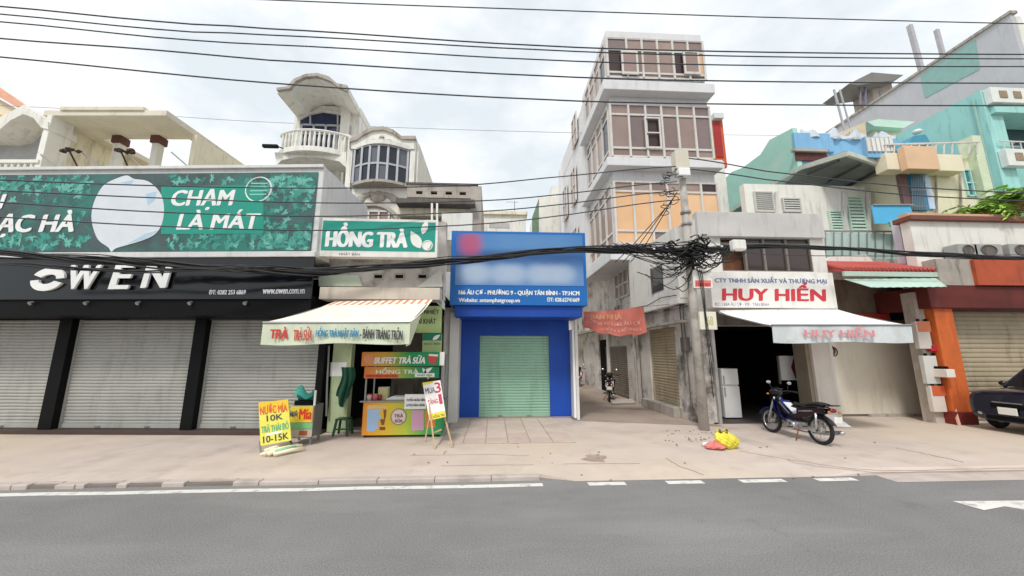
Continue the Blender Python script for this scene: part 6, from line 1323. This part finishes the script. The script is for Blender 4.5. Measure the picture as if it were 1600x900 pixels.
    for k in range(3): T('rack_bar', [(-.15 - .09 * k, -.1, .81 + .012 * k), (-.15 - .09 * k, .1, .81 + .012 * k)], .008, m_black, 6, rk)
    ob('tail_light', MB(fr).ball((-.3, 0, z(.73)), .05, .08, .045, 12, 8), mat('lens_red', (130, 20, 24), .15, 0, bump=0), b, smooth=True)
    ob('number_plate', MB(fr).box(-.40, -.39, -.09, .09, z(.50), z(.62)), sign_white, b)
    T('exhaust_pipe', [(.84, -.05, .30), (.78, -.1, .18), (.5, -.13, .17), (.2, -.14, .2)], .018, m_chrome); T('muffler', [(.2, -.14, .2), (.12, -.145, .215), (-.32, -.15, .30), (-.36, -.15, .305)], [.022, .042, .045, .03], m_chrome, 12)
    ob('chain_case', MB(fr).box(.02, .46, .085, .11, z(.25), z(.345)), m_chrome, b, bevel=.02)
    T('swing_arm', [(.45, .08, .28), (0, .08, .288)], .02, m_black); T('swing_arm', [(.45, -.08, .28), (0, -.08, .288)], .02, m_black)
    T('kick_stand', [(.42, .1, .24), (.36, .24, .01)], .013, m_rust)
    for e in (-1, 1): T('brake_cable', [(WB - .33, e * .24, 1.0), (WB - .2, e * .2, .94), (WB - .12, e * .1, .8), (WB - .12, e * .07, .5)], .005, m_black, 5)
    ob('under_cowl', MB(fr).sheet(lambda u, v: (.98 - .34 * u, .10 * (2 * v - 1), z(.46 - .14 * u - .05 * math.sin(math.pi * v))), 6, 6, .01), cm, b, smooth=True)
    ob('instrument', MB(fr).box(WB - .31, WB - .24, -.08, .08, z(1.04), z(1.07)), m_black, b, bevel=.01)
    for e in (-1, 1):
        ob('turn_signal', MB(fr).ball((WB - .12, e * .17, z(.92)), .03, .03, .025, 10, 6), mat('amber', (206, 120, 30), .2, 0, bump=0), b, smooth=True); ob('turn_signal', MB(fr).ball((-.33, e * .13, z(.70)), .028, .028, .024, 10, 6), mat('amber', (206, 120, 30), .2, 0, bump=0), b, smooth=True)
    if lean:
        ax = Vector((math.cos(fr.a), math.sin(fr.a), 0)); b.rotation_mode = 'QUATERNION'; b.rotation_quaternion = Matrix.Rotation(R(-lean), 4, ax).to_quaternion()
    return b
r0, f0_ = gr(1284, 695), gr(1192, 672)
motorbike(r0, math.degrees(math.atan2(f0_[1] - r0[1], f0_[0] - r0[0])), 'blue and black motorbike parked in front of the corner shop doorway', (10, 26, 110), (44, 20, 28), lean=-4)
r1 = gr(952, 628, .126); motorbike((r1[0], r1[1], .126), 72, 'dark motorbike parked against the alley wall beyond the red banner', (26, 24, 32), (50, 18, 22), lean=-3)
r2 = gr(903, 604, .126); motorbike((r2[0], r2[1], .126), 74, 'red motorbike at the far end of the alley by the blue shop corner', (150, 30, 34), (40, 60, 100), lean=-3)
g_ = gr(970, 630, .126); tag(ob('concrete_ramp', MB().prism([(g_[0] - .55, g_[1] - .5), (g_[0] + .5, g_[1] - .35), (g_[0] + .75, g_[1] + .5), (g_[0] - .3, g_[1] + .6)], .126, .24, 'z'), mat('ramp_pale', (176, 168, 158), .9, .08), bevel=.05), 'pale concrete ramp on the alley floor before the brown shutter', 'ramp')
# ================================================================== bags and small things on the pavement
def bag(name, lab, cat, px, py, rx, ry, rz, col, knot=None, seed=1):
    g = gr(px, py); rnd = random.Random(seed); b = thing(name, lab, cat, (g[0], g[1], .12)); ph = [rnd.uniform(0, 6.28) for _ in range(6)]
    m = mat('bag_%d' % col[0], col, .35, .12, 8, bump=.3, bscale=30)
    def f(u, v):
        a = 2 * math.pi * u; h = v; w_ = math.sin(math.pi * min(1, .12 + .88 * h) ** .7) if not knot else (math.sin(math.pi * (.14 + .74 * h)) ** .8)
        k = 1 + .16 * math.sin(3 * a + ph[0] + 3 * h) + .12 * abs(math.sin(4 * a + ph[1] - 6 * h)) + .10 * abs(math.sin(6.5 * a + ph[2] + 11 * h)) - .12
        return (g[0] + rx * w_ * k * math.cos(a) + (knot or 0) * h, g[1] + ry * w_ * k * math.sin(a), .122 + rz * h * (1 + .06 * math.sin(5 * a + ph[3])))
    ob('bag_body', MB().sheet(f, 64, 24), m, b, smooth=False)
    if knot is not None:
        tx, tz = g[0] + knot, .122 + rz
        for e in (-1, 1):
            ob('handle', MB().sheet(lambda u, v: (tx + e * (.02 + .10 * u) + .02 * math.sin(v * 6), g[1] + .04 * (v - .5) * (1 + u), tz - .03 + .11 * math.sin(u * 2.6) - .02 * v), 8, 3, .004), m, b, smooth=True)
    return b
bag('plastic_bag', 'crumpled yellow plastic bag on the pavement by the utility pole', 'bag', 1139, 700, .24, .18, .34, (216, 204, 60), knot=-.12, seed=3)
bag('plastic_bag', 'pink and red plastic bag lying beside the yellow bag', 'bag', 1118, 701, .2, .16, .17, (214, 120, 116), seed=5)
bag('plastic_bag', 'bright red scrap of bag in front of the pink bag', 'bag', 1113, 701, .13, .08, .12, (184, 20, 40), seed=8)
gcp = gr(1103, 698); cp_ = thing('foam_cup', 'small white foam cup lying left of the red bag', 'cup', gcp); ob('cup_wall', MB().tube([(gcp[0] - .07, gcp[1], .165), (gcp[0] + .06, gcp[1] + .02, .175)], [.045, .055], 12), white_plastic, cp_, smooth=True); ob('cup_rim', MB().tube([(gcp[0] + .06, gcp[1] + .02, .175), (gcp[0] + .07, gcp[1] + .02, .176)], .06, 12), white_plastic, cp_)
gt = gr(1303, 666); wt = thing('white_tile', 'white square board leaning on the foot of the shop pillar', 'board', gt)
ob('board', MB().hexa([(gt[0] - .12, gt[1] - .1, .14), (gt[0] + .3, gt[1] - .25, .14), (gt[0] + .2, gt[1] + .12, .42), (gt[0] - .2, gt[1] + .26, .42)] + [(gt[0] - .12, gt[1] - .08, .125), (gt[0] + .3, gt[1] - .23, .125), (gt[0] + .2, gt[1] + .15, .40), (gt[0] - .2, gt[1] + .29, .40)]), white_plastic, wt); ob('prop', MB().bar((gt[0] + .05, gt[1] + .25, .12), (gt[0], gt[1] + .2, .38), .03), wood, wt)
# ================================================================== dark car at the right edge
cfr = at(1511, 640, 10.45)
CF = Frame(cfr[0], 9.55, -90); cxc = 0; CYF = 0
car = thing('parked_car', 'dark navy car parked in front of the orange shop at the right edge', 'car', (cfr[0], 9.55, .12)); car.scale = (1.15, 1, 1.24)
paint_m = mat('car_paint', (16, 20, 40), .18, .05, 3, bump=0); paint_m.node_tree.nodes['Principled BSDF'].inputs['Coat Weight'].default_value = .6
glass_c = mat('car_glass', (30, 26, 28), .06, .05, bump=0)
st_ = [(.0, .80, .34, .78), (.03, .85, .30, .84), (.12, .89, .27, .89), (.9, .90, .26, .94), (1.25, .91, .30, .95), (2.0, .92, .30, .98), (3.0, .92, .30, 1.0), (3.5, .88, .32, .98), (3.72, .78, .42, .9)]
prof = lambda w_, zb_, zt_: [(0, zb_), (w_ * .85, zb_), (w_ * .98, zb_ + .1), (w_, zb_ + (zt_ - zb_) * .5), (w_ * .97, zt_ - .09), (w_ * .86, zt_ - .015), (w_ * .5, zt_ + .015), (0, zt_ + .025)]
rows = []
for y_, w_, zb_, zt_ in st_:
    p = prof(w_, zb_ - .06, zt_); rows.append([(cxc + a, CYF + y_, .12 + c) for a, c in p] + [(cxc - a, CYF + y_, .12 + c) for a, c in p[-2:0:-1]])
n = len(rows[0]); mb = MB(CF); mb.add([p for r_ in rows for p in r_], [(i * n + k, i * n + (k + 1) % n, (i + 1) * n + (k + 1) % n, (i + 1) * n + k) for i in range(len(rows) - 1) for k in range(n)] + [tuple(range(n))[::-1], tuple(range((len(rows) - 1) * n, len(rows) * n))])
bd = ob('body', mb, paint_m, car, smooth=True); sd = bd.modifiers.new('sub', 'SUBSURF'); sd.levels = 2; sd.render_levels = 2
cab = [(.95, .74, .93), (1.65, .62, 1.42), (2.6, .60, 1.46), (3.45, .70, .98)]
def cabp(i, e, up=0): y_, w_, zt_ = cab[i]; return (cxc + e * w_, CYF + y_, .12 + zt_ + up)
rf_ = MB(CF); rf_.hexa([cabp(1, -1), cabp(1, 1), cabp(1, 1, .03), cabp(1, -1, .03), cabp(2, -1), cabp(2, 1), cabp(2, 1, .03), cabp(2, -1, .03)]); ob('roof', rf_, paint_m, car, bevel=.02)
ob('windscreen', MB(CF).quad(cabp(0, -1, .02), cabp(0, 1, .02), cabp(1, 1), cabp(1, -1)), glass_c, car); ob('rear_window', MB(CF).quad(cabp(2, -1), cabp(2, 1), cabp(3, 1, .02), cabp(3, -1, .02)), glass_c, car)
for e in (-1, 1):
    lo = lambda k: (cxc + e * .80, CYF + k, .12 + .95)
    ob('side_window', MB(CF).quad(lo(1.1), lo(3.3), (cxc + e * .61, CYF + 2.6, .12 + 1.44), (cxc + e * .61, CYF + 1.65, .12 + 1.40)), glass_c, car)
    for i in (0, 2): ob('roof_pillar', MB(CF).bar(cabp(i, e, .01), cabp(i + 1, e), .06), paint_m, car)
    x_ = cxc + e * .66; hl = ob('headlight', MB(CF).ball((x_, CYF + .13, .12 + .64), .17, .08, .07, 14, 10), mat('lamp_lens', (150, 150, 156), .1, .1, bump=0), car, smooth=True); ob('headlight_rim', MB(CF).torus((x_, CYF + .12, .12 + .64), .17, .075, .014, 20, 6), m_chrome, hl)
    ob('fog_lamp', MB(CF).ball((cxc + e * .62, CYF + .03, .12 + .38), .08, .03, .05, 12, 8), m_chrome, car, smooth=True)
    for y_ in (.72, 3.05):
        x_ = cxc + e * .84; wp_ = CF.w((x_, CYF + y_, 0)); WF = Frame(wp_[0], wp_[1], 0)
        wl = ob('wheel', MB(WF).torus((0, 0, .12 + .30), .23, .23, .085, 24, 8), black_rubber, car, smooth=True); ob('wheel_rim', MB(WF).tube([(0, -.07, .42), (0, .07, .42)], .17, 16), m_alloy, wl)
    mo = ob('door_mirror', MB(CF).ball((cxc + e * 1.0, CYF + 1.25, .12 + 1.0), .09, .06, .06, 12, 8), paint_m, car, smooth=True)
ob('grille', MB(CF).box(cxc - .36, cxc + .36, CYF - .015, CYF + .06, .12 + .52, .12 + .62), black_paint, car, bevel=.02); ob('bumper_intake', MB(CF).box(cxc - .5, cxc + .5, CYF - .012, CYF + .05, .12 + .26, .12 + .36), black_paint, car, bevel=.02)
ob('number_plate', MB(CF).box(cxc - .19, cxc + .19, CYF - .05, CYF - .03, .12 + .40, .12 + .55), sign_white, car, bevel=.006)
ob('bonnet_trim', MB(CF).box(cxc - .3, cxc + .3, CYF - .02, CYF - .0, .12 + .64, .12 + .66), m_chrome, car)
# ================================================================== roof plants at the right
leaf_a = mat('leaf_green', (96, 140, 50), .55, .25, 6, bump=0); leaf_b = mat('leaf_light', (160, 198, 88), .55, .2, 6, bump=0); stem_m = mat('stem', (104, 90, 56), .8)
def fern(name, lab, base, n, ln, m, seed, spread=(0, 6.28)):
    rnd = random.Random(seed); p = thing(name, lab, 'plant', base); st = MB(); lf = MB()
    for k in range(n):
        a = rnd.uniform(*spread); L_ = ln * rnd.uniform(.6, 1.1); el = rnd.uniform(.35, 1.2); q = []
        for j in range(9):
            s_ = j / 8; q.append((base[0] + math.cos(a) * L_ * s_, base[1] + math.sin(a) * L_ * s_ * .7, base[2] + L_ * (math.sin(el) * s_ - .75 * s_ * s_)))
        st.tube(q, [.012 * (1 - .8 * j / 8) + .002 for j in range(9)], 4, False)
        for j in range(1, 9):
            c = Vector(q[j]); d = (Vector(q[j]) - Vector(q[j - 1])).normalized(); sd_ = d.cross(Vector((0, 0, 1))).normalized()
            for e in (-1, 1):
                for rep in range(2):
                    ll = rnd.uniform(.14, .26) * ln; dv = (sd_ * e * rnd.uniform(.6, 1) + d * rnd.uniform(.3, .9) + Vector((0, 0, rnd.uniform(-.35, .15)))).normalized(); wv = dv.cross(Vector((rnd.uniform(-.4, .4), rnd.uniform(-.4, .4), 1))).normalized() * ll * .17
                    c2 = c - d * rnd.uniform(0, .06); mid = c2 + dv * ll * .5; tip = c2 + dv * ll + Vector((0, 0, -.05 * ll))
                    lf.add([tuple(c2), tuple(mid + wv), tuple(tip), tuple(mid - wv)], [(0, 1, 2, 3)])
    ob('stems', st, stem_m, p); ob('leaves', lf, m, p)
    x_, y_, z_ = base; ob('pot', MB().tube([(x_, y_, z_ - .35), (x_, y_, z_ - .02), (x_, y_, z_)], [.14, .2, .22], 12), mat('terracotta', (170, 104, 78), .8), p)
fern('potted_shrub', 'bushy light green potted plant on the parapet at the right edge', at(1588, 316, 11.8), 56, 1.5, leaf_b, 4)
fern('potted_fern', 'arching green potted fern on the parapet left of the bushy plant', at(1535, 333, 11.8), 34, 1.15, leaf_b, 9)
fern('trailing_plant', 'thin plant trailing over the brown coping of the white parapet', at(1568, 340, 11.45), 12, .6, leaf_a, 12, (3.4, 6.0))
